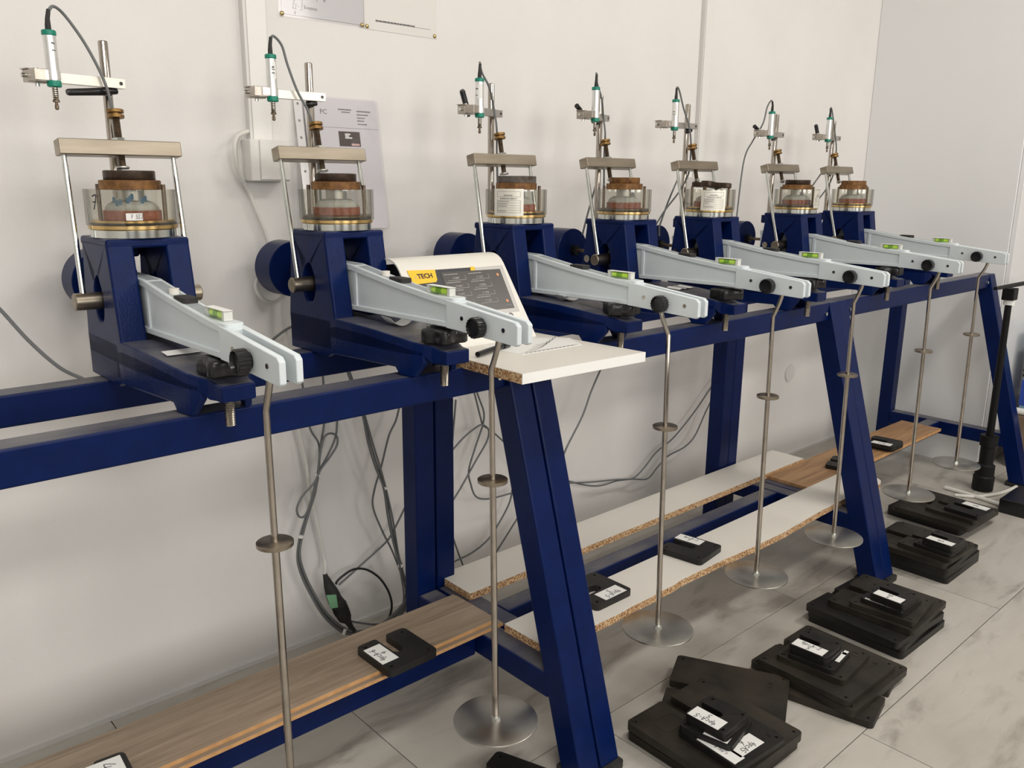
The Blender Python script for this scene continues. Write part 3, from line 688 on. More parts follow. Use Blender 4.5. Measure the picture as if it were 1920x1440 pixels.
    ay = uy + 0.030
    th = math.atan2(0.3905 - ay, 0.011 - ux) if abs(0.3905 - ay) > 1e-6 else 0.0
    am = part('clamp_arm', lambda: MB().box(-0.095, 0.025, -0.0085, 0.0085, -0.008, 0.008), 'clampalu' if i < 2 else 'dullalu', r, key='arm%d' % (i < 2), bevel=0.0008, loc=(0.011, 0.3905, ARMZ[i] - HB), rot=(0, 0, th))
    part('clamp_hole', lambda: MB().cyl((0.017, -0.0090, 0), (0.017, -0.0075, 0), 0.0030, n=14), 'black', am, key='hole')
    part('clamp_jaw', lambda: MB().box(-0.130, -0.098, -0.0100, 0.0100, -0.0100, 0.0085).box(-0.133, -0.096, -0.0125, 0.0105, 0.0085, 0.0105).box(-0.130, -0.1025, -0.034, -0.0100, -0.0085, 0.0085), 'jawmetal', am, key='jaw', bevel=0.0016)
    part('jaw_screw', lambda: MB().cyl((-0.113, 0, -0.0150), (-0.113, 0, 0.0128), 0.0037, n=12).cyl((-0.1355, 0, 0), (-0.128, 0, 0), 0.0034, n=12), 'chrome', am, key='jawscrew')
    L = MB()
    if i in (2, 6): L.tube([(-0.086, 0.014, -0.012), (-0.084, 0.016, 0.002), (-0.100, 0.018, 0.040), (-0.102, 0.018, 0.043)], [0.006, 0.0065, 0.0065, 0.005], 10)
    elif i in (3, 5): L.tube([(-0.086, 0.012, -0.002), (-0.095, 0.014, 0.010), (-0.122, 0.014, 0.022)], [0.006, 0.0062, 0.0062], 10).tube([(-0.055, 0.0, -0.011), (-0.03, 0, -0.014)], [0.006, 0.006], 10)
    elif i == 0: L.tube([(0.012, 0, -0.012), (-0.010, -0.004, -0.0145), (-0.070, -0.008, -0.0205), (-0.073, -0.008, -0.021)], [0.005, 0.0065, 0.0055, 0.0045], 10)
    else: L.tube([(0.008, 0, -0.011), (-0.002, 0, -0.013), (-0.012, 0.004, -0.014)], [0.005, 0.006, 0.005], 10)
    part('clamp_handle', L, 'black', am)

    # ---- displacement transducer held in the arm
    t = thing('displacement_transducer', ['white and teal displacement transducer of the ' + s for s in SHORT][i], 'sensor', (X, Y, 1.268), math.radians(yaw), 'displacement transducers held over the cells')
    to = (0, 0, -1.268)
    dz = ARMZ[i] - 1.2795
    def at(prof, n=28): return MB().lathe([(q, z + dz) for q, z in prof], n, (ux, uy))
    part('body', at([(0.0094, 1.2715), (0.0094, 1.338)]), 'alu', t, to)
    part('top_collar', at([(0.0096, 1.3375), (0.0104, 1.3385), (0.0104, 1.344), (0.0090, 1.3455)]), 'green', t, to)
    part('bottom_collar', at([(0.0088, 1.2625), (0.0104, 1.264), (0.0104, 1.2710), (0.0096, 1.2722)]), 'green', t, to)
    part('holder_band', at([(0.0097, 1.2735), (0.0104, 1.2735), (0.0104, 1.2865), (0.0097, 1.2865)]).box(ux - 0.022, ux - 0.008, uy - 0.0065, uy + 0.0045, 1.2735 + dz, 1.2865 + dz), 'alu', t, to)
    pl = part('plunger', at([(0.0040, 1.2490), (0.0040, 1.2640)]).thread((ux, uy, 1.2425 + dz), (ux, uy, 1.2640 + dz), 0.0047, 0.0028, 12, 0.0011), 'rodsteel', t, to)
    part('plunger_tip', at([(0.0015, 1.2290), (0.0030, 1.2305), (0.0030, 1.2360), (0.0022, 1.2370), (0.0022, 1.2400), (0.0052, 1.2405), (0.0052, 1.2430)], 16), 'thread', t, to)
    part('relief', MB().tube([(ux, uy, 1.344 + dz), (ux, uy, 1.352 + dz), (ux + 0.0005, uy, 1.362 + dz), (ux + (0.004 if i not in (5,) else 0.002), uy + 0.003, 1.3755 + dz)], [0.0045, 0.0043, 0.0034, 0.0030], 12), 'rubber', t, to)
    if i < 3 or i == 4:
        tm = {0: 'LS 10 7', 1: 'PT3 (4)', 2: 'M1 008', 4: '2 5'}[i]
        q0, q1 = {0: (0.05, 1.0), 1: (-0.25, 0.55), 2: (-1.35, -0.1), 4: (-1.5, -0.5)}[i]
        AA = [q0 + (q1 - q0) * k / 10 for k in range(11)]
        st = part('sticker', MB().rings([[(ux + 0.0096 * math.sin(a), uy - 0.0096 * math.cos(a), z + dz) for a in AA] + [(ux + 0.0090 * math.sin(a), uy - 0.0090 * math.cos(a), z + dz) for a in reversed(AA)] for z in (1.302, 1.332)]), 'paper' if i != 0 else 'alu', t, to)
        mk = scrawl(tm, 0.0054, 0.0010)
        mk.move(Matrix.Translation((0, 0, 0)))
        ang = {0: 0.50, 1: 0.15, 2: -1.05, 4: -1.05}[i]
        Rm = Matrix.Translation((ux + 0.0098 * math.sin(ang), uy - 0.0098 * math.cos(ang), 1.304 + dz)) @ Matrix.Rotation(ang, 4, 'Z') @ Matrix.Rotation(math.pi / 2, 4, 'X') @ Matrix.Rotation(math.pi / 2, 4, 'Z')
        part('writing', mk.move(Rm), 'print', st, to, smooth=False)
    # signal cable: a loop over the top, then down along the post
    px, py = 0.011, 0.400
    top = 1.378 + dz
    if i == 0: pts = [(ux + 0.003, uy + 0.002, 1.372), (ux + 0.012, uy + 0.006, 1.3815), (ux + 0.030, uy + 0.02, 1.374), (ux + 0.055, 0.37, 1.340), (ux + 0.075, 0.372, 1.300), (ux + 0.0855, 0.372, 1.268), (0.0075, 0.374, 1.235), (0.012, 0.384, 1.195), (0.015, 0.386, 1.13), (0.016, 0.388, 1.04), (0.02, 0.43, 0.98), (0.03, 0.47, 0.80)]
    elif i == 1: pts = [(ux + 0.003, uy + 0.002, 1.374), (ux + 0.010, uy + 0.004, 1.382), (ux + 0.028, uy + 0.008, 1.368), (ux + 0.038, uy + 0.008, 1.335), (ux + 0.055, 0.374, 1.290), (ux + 0.075, 0.373, 1.255), (0.004, 0.376, 1.215), (0.014, 0.384, 1.15), (0.015, 0.386, 1.05), (0.02, 0.43, 0.98), (0.03, 0.47, 0.80)]
    elif i in (2, 3): pts = [(ux + 0.003, uy + 0.002, 1.374 + dz), (ux + 0.006, uy + 0.006, 1.378 + dz), (ux + 0.020, uy + 0.016, 1.360 + dz), (ux + 0.045, uy + 0.02, 1.33), (0.000, 0.378, 1.29), (0.007, 0.376, 1.25), (0.016, 0.385, 1.2), (0.017, 0.386, 1.05), (0.02, 0.43, 0.98), (0.03, 0.47, 0.80)]
    elif i == 5: pts = [(ux + 0.002, uy + 0.003, 1.374), (ux - 0.001, uy + 0.006, 1.380), (ux - 0.008, uy + 0.014, 1.36), (ux - 0.016, uy + 0.02, 1.31), (ux - 0.018, uy + 0.05, 1.26), (ux - 0.03, uy + 0.07, 1.20), (ux - 0.032, uy + 0.08, 1.05), (ux - 0.03, uy + 0.085, 0.93), (ux, 0.47, 0.80)]
    else: pts = [(ux + 0.003, uy + 0.002, 1.374 + dz), (ux + 0.010, uy + 0.004, 1.3785 + dz), (ux + 0.024, uy + 0.006, 1.365 + dz), (ux + 0.045, uy + 0.006, 1.33), (ux + 0.07, 0.376, 1.29), (0.000, 0.376, 1.25), (0.016, 0.385, 1.2), (0.014, 0.400 - 0.012, 1.15), (-0.01, 0.40, 1.10), (-0.05, 0.43, 1.03), (-0.06, 0.46, 0.95), (0.0, 0.49, 0.80)]
    part('cable', MB().tube(smooth_path(pts, 7), 0.0024, 10), 'cablegrey', t, to)

    # ---- consolidation cell standing on the pedestal
    CL = ['clear acrylic cell marked 7 on the nearest oedometer', 'clear scratched acrylic cell on the oedometer left of the logger', 'clear acrylic cell with a silver data label, right of the logger',
          'clear acrylic cell with a red clay sample, fourth from the left', 'clear acrylic cell with a silver label and a tilted dark clamp plate', 'clear acrylic cell on the second farthest oedometer', 'clear acrylic cell on the farthest oedometer'][i]
    CY = 0.298
    ACAM = math.atan2(CAM.x - X, -(CAM.y - (Y + CY)))          # the side that faces the room's entrance
    c = thing('consolidation_cell', CL, 'cell', (X, Y, 1.034), math.radians(yaw), 'acrylic cells on the oedometers')
    co = (0, 0, -1.034)
    def la(prof, n=56): return lambda: MB().lathe(prof, n, (0, CY))
    part('base_ring', la([(0.062, 1.0342), (0.0655, 1.0346), (0.0655, 1.0462), (0.064, 1.0475)]), 'chrome', c, co, key='cellbase')
    part('brass_ring', la([(0.0675, 1.0475), (0.0682, 1.0482), (0.0682, 1.0535), (0.0660, 1.0545)]), 'gold', c, co, key='cellgold')
    part('seal_ring', la([(0.0560, 1.0550), (0.0655, 1.0551), (0.0655, 1.0570), (0.060, 1.0575)]), 'black', c, co, key='cellseal')
    part('cylinder', lambda: MB().lathe([(0.0660, 1.0535), (0.0700, 1.0535), (0.0700, 1.1090), (0.0660, 1.1090)], 64, (0, CY), True), 'acrylic', c, co, key='cellglass')
    part('brass_plate', la([(0.058, 1.0575), (0.0635, 1.0576), (0.0635, 1.0610), (0.058, 1.0615)]), 'gold' if i % 2 == 0 else 'thread', c, co, key='cellplate%d' % (i % 2))
    part('sample_ring', la([(0.0430, 1.0615), (0.0440, 1.0620), (0.0440, 1.0755), (0.0425, 1.0762)]), 'stone', c, co, key='cellstone')
    part('top_stone', la([(0.0405, 1.0762), (0.0405, 1.0800), (0.0360, 1.0860), (0.0280, 1.0905), (0.0210, 1.0915)]), 'greystone', c, co, key='cellgrey')
    part('piston', la([(0.0200, 1.0915), (0.0200, 1.1080)]), 'galv', c, co, key='cellpiston')
    for a in (-0.71, 2.43):
        part('stud', lambda: MB().cyl((0, 0, 1.060), (0, 0, 1.117), 0.0034, n=12), 'thread', c, co, key='cellstud', loc=(0.0525 * math.cos(a), CY + 0.0525 * math.sin(a), 0))
    if i == 4:
        tl = Matrix.Translation((0.004, CY, 1.1215)) @ Matrix.Rotation(0.07, 4, 'Y') @ Matrix.Rotation(0.30, 4, 'Z')
        part('clamp_plate', MB().prism(rrect(-0.056, 0.056, -0.016, 0.016, 0.012), -0.0075, 0.0075).move(tl), 'darkcap', c, co, 0.0015)
        part('clamp_plate', MB().prism(rrect(-0.016, 0.016, -0.056, 0.056, 0.012), -0.0075, 0.006).move(tl), 'darkcap', c, co, 0.0015)
        part('clamp_nut', MB().cyl((-0.045, CY - 0.012, 1.105), (-0.045, CY - 0.012, 1.133), 0.0058, n=6).cyl((0.052, CY + 0.014, 1.10), (0.052, CY + 0.014, 1.124), 0.0058, n=6), 'thread', c, co)
    else:
        part('loading_ring', la([(0.0440, 1.1085), (0.0466, 1.1092), (0.0466, 1.1222), (0.0450, 1.1235)]), 'rust', c, co, key='cellring')
        part('ring_hole', lambda: MB().cyl((0, -0.0474, 0), (0, -0.0455, 0), 0.0019, n=12), 'black', c, co, key='cellhole', loc=(0.004, CY, 1.116), rot=(0, 0, ACAM - 0.06))
        q = 0.0452 if i == 2 else 0.042 if i == 6 else 0.039
        part('loading_cap', la([(q * 0.99, 1.1235), (q, 1.1240), (q, 1.1372), (q * 0.955, 1.1385)]), 'greycap' if i == 2 else 'darkcap' if i not in (3, 6) else 'rust', c, co, key='cellcap%d' % i)
    def curved(a0, a1, z0, z1, rr, th=0.0005, n=12):
        A = [a0 + (a1 - a0) * k / n for k in range(n + 1)]
        return MB().rings([[(rr * math.sin(a), CY - rr * math.cos(a), z) for a in A] + [((rr + th) * math.sin(a), CY - (rr + th) * math.cos(a), z) for a in reversed(A)] for z in (z0, z1)])
    if i in (2, 4, 5):
        a0 = {2: -1.49, 4: -1.31, 5: -0.20}[i]; a1 = a0 + (0.99 if i < 5 else 0.55)
        z0, z1 = (1.0515, 1.1105) if i == 2 else (1.0520, 1.1070)
        lb = part('data_label', curved(a0, a1, z0, z1, 0.0701), 'silverlabel', c, co)
        pm = MB()
        def rule(f0, f1, z, h=0.0005):
            q = curved(a0 + (a1 - a0) * f0, a0 + (a1 - a0) * f1, z, z + h, 0.07065, 0.0002, 8); pm.add(q.v, q.f)
        for z in (0.12, 0.21, 0.30, 0.39, 0.48, 0.57, 0.70, 0.90): rule(0.12, 0.90, z0 + (z1 - z0) * z)
        for z in (0.16, 0.34, 0.43, 0.52): rule(0.15, 0.15 + random.uniform(0.15, 0.5), z0 + (z1 - z0) * z + 0.0006, 0.0010)
        for f in (0.12, 0.895): rule(f, f + 0.008, z0 + (z1 - z0) * 0.12, (z1 - z0) * 0.46); rule(f, f + 0.008, z0 + (z1 - z0) * 0.70, (z1 - z0) * 0.2)
        for f in range(14): rule(0.24 + 0.04 * f, 0.24 + 0.04 * f + random.uniform(0.012, 0.03), z0 + (z1 - z0) * 0.62, 0.0026)
        for f in range(5): rule(0.36 + 0.06 * f, 0.40 + 0.06 * f, z0 + (z1 - z0) * 0.74, 0.0022)
        part('label_print', pm, 'print', lb, smooth=False)
        lb.children[0].location = (0, 0, -1.034)
    if i == 0:
        def on_cyl(mb, ang, z, flat=False):
            return mb.move(Matrix.Translation((0.0705 * math.sin(ang), CY - 0.0705 * math.cos(ang), z)) @ Matrix.Rotation(ang, 4, 'Z') @ Matrix.Rotation(math.pi / 2, 4, 'X'))
        part('marker_writing', on_cyl(scrawl('7', 0.022, 0.0020), -1.26, 1.079), 'ink', c, co, smooth=False, label='handwritten 7 in black marker')
        s7 = part('paper_tag', curved(-0.46, -0.12, 1.0625, 1.0735, 0.0701), 'paper', c, co)
        part('writing', on_cyl(scrawl('M7 5I2', 0.0060, 0.0006), -0.42, 1.0655), 'print', s7, co, smooth=False)
        bl = MB()
        for a, z in ((-0.74, 1.089), (-0.68, 1.084), (-0.60, 1.086), (-0.44, 1.088), (-0.38, 1.091), (-0.34, 1.094), (-0.12, 1.088), (-0.05, 1.091)):
            q = curved(a, a + 0.075, z, z + 0.009, 0.0653, 0.0004, 4); bl.add(q.v, q.f)
        part('blue_smear', bl, mat('blue_marker', (0.05, 0.13, 0.22), rough=0.5), c, co, smooth=False)

    # ---- weight hanger hooked to the lever
    h = thing('weight_hanger', ['steel rod weight hanger nearest the camera, its plate below the frame', 'steel weight hanger with a stained plate, hanging before the doubled bench leg', 'steel weight hanger hanging just right of the white shelf board',
              'steel weight hanger fourth from the left, before the wavy chipboard edge', 'steel weight hanger whose plate hangs before the leg between the far benches', 'steel weight hanger above the dusty far pile of slotted weights', 'farthest steel weight hanger, beside the black tube on the floor'][i],
              'weight hanger', (X, Y, 0.20), math.radians(yaw), 'hangers below the levers')
    ho = (0, 0, -0.20)
    kx, ky = -0.0050, -0.1570
    bx, by = (-0.002, -0.160) if i == 0 else (0.0, -0.166)
    hook = smooth_path([(kx, HK[i] - (0.006 if HK[i] < -0.15 else -0.006), 0.900), (kx, HK[i], 0.874), (kx, (HK[i] + ky) / 2, 0.853), (kx, ky, 0.835)], 5)
    def lin(z): f = (0.835 - z) / (0.835 - 0.203); return (kx + (bx - kx) * f, ky + (by - ky) * f, z)
    part('upper_rod', MB().tube(hook + [lin(0.652)], 0.0047, 14), 'rodsteel', h, ho)
    part('collar', lambda: MB().lathe([(0.0238, 0.6455), (0.0250, 0.6463), (0.0250, 0.6512), (0.0238, 0.6520)], 40), 'barsteel', h, key='collar', loc=(lin(0.65)[0], lin(0.65)[1], -0.20))
    part('lower_rod', MB().tube([lin(0.646), lin(0.207)], 0.0055, 16), 'rodsteel', h, ho)
    part('foot_plate', lambda: MB().lathe([(0.0735, 0.2000), (0.0748, 0.2006), (0.0748, 0.2030), (0.0740, 0.2036)], 64), 'galv', h, key='fplate', loc=(bx, by, -0.20))
    part('foot_nut', lambda: MB().prism(circ(0, 0, 0.0085, 6), 0.2036, 0.2085).lathe([(0.0062, 0.2085), (0.0062, 0.2120)], 16), 'chrome', h, key='fnut', loc=(bx, by, -0.20))

# paper scraps left on the machine feet
def scrap(label, i, pts, ztop, curl):
    X, Y, _ = POSE[i]
    mb = MB(); n = 8
    x0, x1, y0, y1 = pts
    for k in range(n):
        a, b = k / n, (k + 1) / n
        za, zb = ztop(a), ztop(b)
        mb.add([(x0 + (x1 - x0) * a, y0, za), (x0 + (x1 - x0) * b, y0, zb), (x0 + (x1 - x0) * b, y1, zb + curl), (x0 + (x1 - x0) * a, y1, za + curl)] +
               [(x0 + (x1 - x0) * a, y0, za + 0.0006), (x0 + (x1 - x0) * b, y0, zb + 0.0006), (x0 + (x1 - x0) * b, y1, zb + curl + 0.0006), (x0 + (x1 - x0) * a, y1, za + curl + 0.0006)],
               [(0, 3, 2, 1), (4, 5, 6, 7), (0, 1, 5, 4), (2, 3, 7, 6)] + ([(3, 0, 4, 7)] if k == 0 else []) + ([(1, 2, 6, 5)] if k == n - 1 else []))
    o = part('paper_scrap', mb, 'paper', None, loc=(X, Y, 0), smooth=False)
    return tag(o, label, 'paper', 'paper scraps on the machine feet')
scrap('flat white paper scrap on the foot of the nearest oedometer', 0, (-0.040, 0.012, 0.083, 0.107), lambda a: 0.8735, 0.0024)
scrap('curled white paper scrap on the foot of the oedometer left of the logger', 1, (-0.028, 0.026, 0.088, 0.118), lambda a: 0.8732 + 0.016 * (2 * a - 1) ** 2, 0.001)
scrap('curled white paper scrap on the foot of the oedometer right of the logger', 2, (-0.030, 0.034, 0.110, 0.135), lambda a: 0.8742 + 0.013 * (2 * a - 1) ** 2, 0.001)
scrap('crumpled greyish paper scrap on the foot of the fourth oedometer from the left', 3, (-0.030, 0.030, 0.085, 0.125), lambda a: 0.8728 + 0.003 * abs(math.sin(9 * a)), 0.002)
# ------------------------------------------------------------------ slotted weights
def plate_outline(sz, slot=True):
    h = sz / 2; r = 0.010 if sz > 0.1 else 0.008; sw = 0.0145 if sz > 0.2 else 0.0118 if sz > 0.1 else 0.0092
    P = []
    P += circ(-h + r, -h + r, r, 4, math.pi, 1.5 * math.pi, False) + circ(h - r, -h + r, r, 4, 1.5 * math.pi, 2 * math.pi, False)
    P += circ(h - r, h - r, r, 4, 0, math.pi / 2, False)
    P += circ(sw + 0.005, h - 0.005, 0.005, 3, math.pi / 2, math.pi, False)
    P += circ(0, -0.004 + sw * 0.3, sw, 9, 0, -math.pi, False)
    P += circ(-sw - 0.005, h - 0.005, 0.005, 3, 0.0, math.pi / 2, False)[0:3]
    P += circ(-h + r, h - r, r, 4, math.pi / 2, math.pi, False)
    return P
WN = [0]
def weight(label, x, y, z0, th, sz, rot=0.0, m='weight', group=None, holes=True):
    key = 'plate_%.3f_%.4f_%s' % (sz, th, m)
    if key not in MESH:
        h = sz / 2; d = 0.014 if sz > 0.1 else 0.011
        hs = [circ(sx * (h - d), sy * (h - d), 0.0034, 8) for sx in (-1, 1) for sy in (-1, 1)] if holes else []
        MESH[key] = mesh('slotted_weight', MB().prism(plate_outline(sz), 0, th, 'z', hs), m)
    t = thing('slotted_weight', label, 'weight', (x, y, z0), math.radians(rot), group)
    put('plate', MESH[key], t, bevel=0.0016)
    t['th'] = th
    if sz > 0.14:
        # cast maker's panel and capacity letters, raised on the plate
        mk = MB()
        for ch, px in (('K', -0.010), ('G', 0.004)):
            q = scrawl(ch, 0.010, 0.0014); q.move(Matrix.Translation((sz * 0.30 + px, -sz * 0.36, th))); mk.add(q.v, q.f)
        part('cast_letters', mk, m, t, smooth=False)
        part('cast_panel', MB().prism([(a, b) for a, b in rrect(-sz * 0.36, -sz * 0.12, sz * 0.18, sz * 0.36, 0.006)], th, th + 0.0007, 'z', [[(a, b) for a, b in rrect(-sz * 0.345, -sz * 0.135, sz * 0.195, sz * 0.345, 0.005)]]), m, t, smooth=False)
    return t
def sticker(t, x0, x1, y0, y1, lines=(), rot=90, h=0.013, m='ink', pen=0.0013, lab='white paper sticker with handwriting'):
    th = t['th']
    s = part('sticker', MB().box(x0, x1, y0, y1, th, th + 0.0005), 'paper', t, smooth=False, label=lab)
    cx, cy = (x0 + x1) / 2, (y0 + y1) / 2
    for k, tx in enumerate(lines):
        g = scrawl(tx, h, pen)
        a = math.radians(rot)
        dirv, upv = Vector((math.cos(a), math.sin(a), 0)), Vector((-math.sin(a), math.cos(a), 0))
        # first line towards 'up', the next one below it
        o = Vector((cx, cy, th + 0.0005)) - dirv * (g.width / 2) + upv * ((len(lines) - 1) * 0.5 - k) * h * 1.15 - upv * h * 0.45
        part('writing', g.move(Matrix.Translation(o) @ Matrix.Rotation(a, 4, 'Z')), m, s, smooth=False)
    return s
GB = None
# on the nearest bench
z = 0.2135
a = weight('slotted weight with a white 4pcA-6 sticker, alone on the grey oak plank', 0.8385, -0.489, z, 0.0150, 0.116, 1)
sticker(a, -0.0540, -0.0165, -0.029, 0.037, ('4pcA-6', '4'), 90, 0.0125)
a = weight('slotted weight with a 4pcA sticker at the lower left edge of the photo', 0.272, -0.504, z, 0.0140, 0.116, -4)
sticker(a, -0.030, 0.050, -0.03, 0.050, ('4pcA', '3'), -90, 0.026)
weight('slotted weight at the very lower left, its bare dark corner just in the photo', 0.150, -0.487, z, 0.0140, 0.116, -2)
# on the white strip of the middle bench
z = 0.216
a = weight('slotted weight with a 4pcA-5 sticker on the white strip, just behind the doubled leg', 1.320, -0.578, z, 0.0150, 0.118, 90)
sticker(a, -0.055, -0.020, -0.044, 0.026, ('4pcA-5', '5'), 90, 0.0125)
a = weight('slotted weight with a faintly written sticker, lying between hanger rods on the white strip', 1.668, -0.586, z, 0.0150, 0.117, 8)
sticker(a, 0.020, 0.053, -0.012, 0.058, ('4pcA-3', '7'), -90, 0.0110, 'print')
# on the brown plank
z = 0.2085
weight('lower of two slotted weights stacked on the brown oak plank', 2.944, -0.497, z, 0.0125, 0.103, 2)
a = weight('upper of two slotted weights stacked on the brown oak plank, with a cream sticker', 2.925, -0.505, z + 0.0125, 0.0125, 0.103, 6)
sticker(a, -0.047, -0.016, -0.036, 0.030, ('4pcA',), 90, 0.010, 'print')
weight('slotted weight on the brown oak plank, half hidden behind the leg between the far benches', 2.625, -0.520, z, 0.0140, 0.117, 14)
weight('slotted weight at the bottom edge of the photo, only its rounded corner showing', 0.935, -0.718, 0.0, 0.0165, 0.122, 20)
random.seed(11)
def pile(name, group, rowsp):
    z = 0.0
    out = []
    for lab, x, y, th, sz, rot, m in rowsp:
        out.append(weight(lab, x, y, z, th, sz, rot, m, group)); z += th
    return out
P = pile('A', 'weights in the front pile', [
    ('bottom plate of the front pile, a large slotted weight lying on the floor', 1.335, -0.900, 0.0175, 0.250, -1, 'dusty'),
    ('large slotted weight skewed out at the back of the front pile', 1.452, -0.852, 0.0160, 0.255, 27, 'dusty'),
    ('large slotted weight on top of the skewed plate in the front pile', 1.320, -0.911, 0.0175, 0.252, -2, 'dusty'),
    ('medium slotted weight of the front pile with stickers at right angles', 1.310, -0.958, 0.0150, 0.150, -4, 'weight'),
    ('slotted weight turned askew under the top ones in the front pile', 1.303, -0.926, 0.0125, 0.112, 11, 'weight'),
    ('thin slotted weight just under the topmost one in the front pile', 1.303, -0.929, 0.0100, 0.092, 3, 'weight'),
    ('topmost slotted weight of the front pile, labelled 4pcA-5', 1.302, -0.928, 0.0100, 0.092, 1, 'weight')])
sticker(P[3], -0.070, -0.040, -0.062, 0.030, ('S273 03', 'LNB 75807'), 270, 0.0065, 'print', 0.0007, 'white sticker with small upside-down print')
sticker(P[3], -0.046, 0.028, -0.057, -0.021, ('4pcA5', '6'), 180, 0.0130)
sticker(P[4], -0.052, -0.030, -0.045, 0.005, ())
sticker(P[6], -0.0445, -0.0095, -0.030, 0.041, ('4pcA-5', '5'), 90, 0.0125)
P = pile('B', 'weights in the second pile', [
    ('bottom slotted weight of the second pile, turned with its slot towards the room', 1.724, -0.951, 0.0165, 0.255, 192, 'dusty'),
    ('large slotted weight second from the bottom of the second pile', 1.740, -0.940, 0.0170, 0.258, -1, 'dusty'),
    ('large plate of the second pile with scratched cast lettering', 1.727, -0.940, 0.0140, 0.228, -1, 'dusty'),
    ('medium slotted weight in the second pile', 1.730, -0.930, 0.0130, 0.160, 5, 'dusty'),
    ('slotted weight turned askew near the top of the second pile', 1.709, -0.929, 0.0110, 0.109, 6, 'weight'),
    ('thin slotted weight just under the topmost one of the second pile', 1.709, -0.920, 0.0100, 0.093, 4, 'weight'),
    ('topmost slotted weight of the second pile, labelled 4pcA-2', 1.708, -0.918, 0.0100, 0.092, 3, 'weight')])
sticker(P[4], -0.010, 0.050, -0.050, -0.040, ())
sticker(P[4], 0.030, 0.040, -0.050, 0.000, ())
sticker(P[6], -0.0430, -0.0110, -0.036, 0.038, ('4pcA-2', '5'), -90, 0.0125)
P = pile('C', 'weights in the third pile', [
    ('bottom plate of the third pile, a large slotted weight on the floor', 2.070, -0.901, 0.0180, 0.252, -1, 'weight'),
    ('large slotted weight second from the bottom of the third pile', 2.066, -0.896, 0.0170, 0.250, 2, 'weight'),
    ('large slotted weight of the third pile with a torn cream strip on it', 2.050, -0.902, 0.0170, 0.250, -3, 'weight'),
    ('large dusty slotted weight in the middle of the third pile', 2.086, -0.917, 0.0150, 0.222, 2, 'dusty'),
    ('medium slotted weight in the third pile', 2.066, -0.936, 0.0130, 0.160, 6, 'dusty'),
    ('slotted weight with two white strips under the top of the third pile', 2.057, -0.938, 0.0120, 0.114, 1, 'weight'),
    ('thin slotted weight just under the topmost one of the third pile', 2.049, -0.948, 0.0105, 0.090, 0, 'weight'),
    ('topmost slotted weight of the third pile, with a white sticker', 2.047, -0.948, 0.0105, 0.089, -1, 'weight')])
sticker(P[2], 0.020, 0.092, -0.116, -0.106, (), lab='torn cream paper strip')
sticker(P[5], -0.053, -0.046, -0.050, -0.008, ()); sticker(P[5], -0.053, -0.046, -0.004, 0.046, ())
sticker(P[7], -0.0415, -0.0120, -0.034, 0.036, ('4A', '6'), -90, 0.0110, 'print')
P = pile('D', 'weights in the fourth pile', [
    ('bottom plate of the fourth pile, behind the foot of the middle leg', 2.566, -0.812, 0.0180, 0.250, 0, 'weight'),
    ('large slotted weight second from the bottom of the fourth pile', 2.562, -0.811, 0.0170, 0.250, -1, 'weight'),
    ('large slotted weight third from the bottom of the fourth pile', 2.556, -0.810, 0.0170, 0.250, 1, 'weight'),
    ('large dusty slotted weight in the middle of the fourth pile', 2.535, -0.818, 0.0160, 0.226, 0, 'dusty'),
    ('medium slotted weight in the fourth pile', 2.520, -0.866, 0.0140, 0.160, -3, 'dusty'),
    ('slotted weight under the top ones of the fourth pile', 2.503, -0.883, 0.0120, 0.112, -2, 'weight'),
    ('thin slotted weight just under the topmost one of the fourth pile', 2.499, -0.893, 0.0105, 0.090, -2, 'weight'),
    ('topmost slotted weight of the fourth pile, with a cream sticker', 2.498, -0.893, 0.0105, 0.088, -3, 'weight')])
sticker(P[7], -0.0420, -0.0140, -0.040, 0.034, ('4pA',), -90, 0.0100, 'print')
P = pile('E', 'weights in the farthest pile', [
    ('bottom plate of the farthest pile, on the floor below the dusty plates', 2.965, -0.706, 0.0170, 0.250, -3, 'weight'),
    ('large slotted weight second from the bottom of the farthest pile', 2.955, -0.712, 0.0170, 0.252, -3, 'weight'),
    ('large dusty slotted weight third from the bottom of the farthest pile', 2.930, -0.738, 0.0160, 0.252, -2, 'dusty'),
    ('medium dusty slotted weight in the farthest pile', 2.925, -0.787, 0.0130, 0.165, -4, 'dusty'),
    ('topmost slotted weight of the farthest pile, with a cream sticker', 2.918, -0.816, 0.0130, 0.117, -5, 'weight')])
sticker(P[4], 0.018, 0.052, -0.045, 0.035, ('4pA',), 90, 0.0100, 'print')

# ------------------------------------------------------------------ things on the back wall
tr = thing('wall_duct', 'white plastic cable trunk running up the wall left of the pinned sheets', 'duct', (0.847, -0.01, 1.205))
part('channel', MB().box(-0.0255, 0.0255, -0.008, 0.010, 0, 1.55), 'pvcgrey', tr, bevel=0.001)
part('lid', MB().box(-0.019, 0.0235, -0.0105, -0.008, 0, 1.55), 'pvc', tr, bevel=0.0008)
tr = thing('wall_duct', 'slim white cable trunk on the wall behind the fifth and sixth oedometers', 'duct', (2.407, -0.008, 1.07))
part('channel', MB().box(-0.0215, 0.0215, -0.007, 0.008, 0, 1.75), 'pvcgrey', tr, bevel=0.001)
part('lid', MB().box(-0.0175, 0.0175, -0.0095, -0.007, 0, 1.75), 'pvc', tr, bevel=0.0008)
bx = thing('socket_box', 'white socket box at the lower end of the cable trunk', 'socket', (0.852, 0, 1.165))
part('housing', MB().box(-0.044, 0.044, -0.042, 0, -0.043, 0.042), 'pvc', bx, bevel=0.003)
part('front_plate', MB().box(-0.024, 0.043, -0.046, -0.042, -0.040, 0.041), 'pvc', bx, bevel=0.0015)
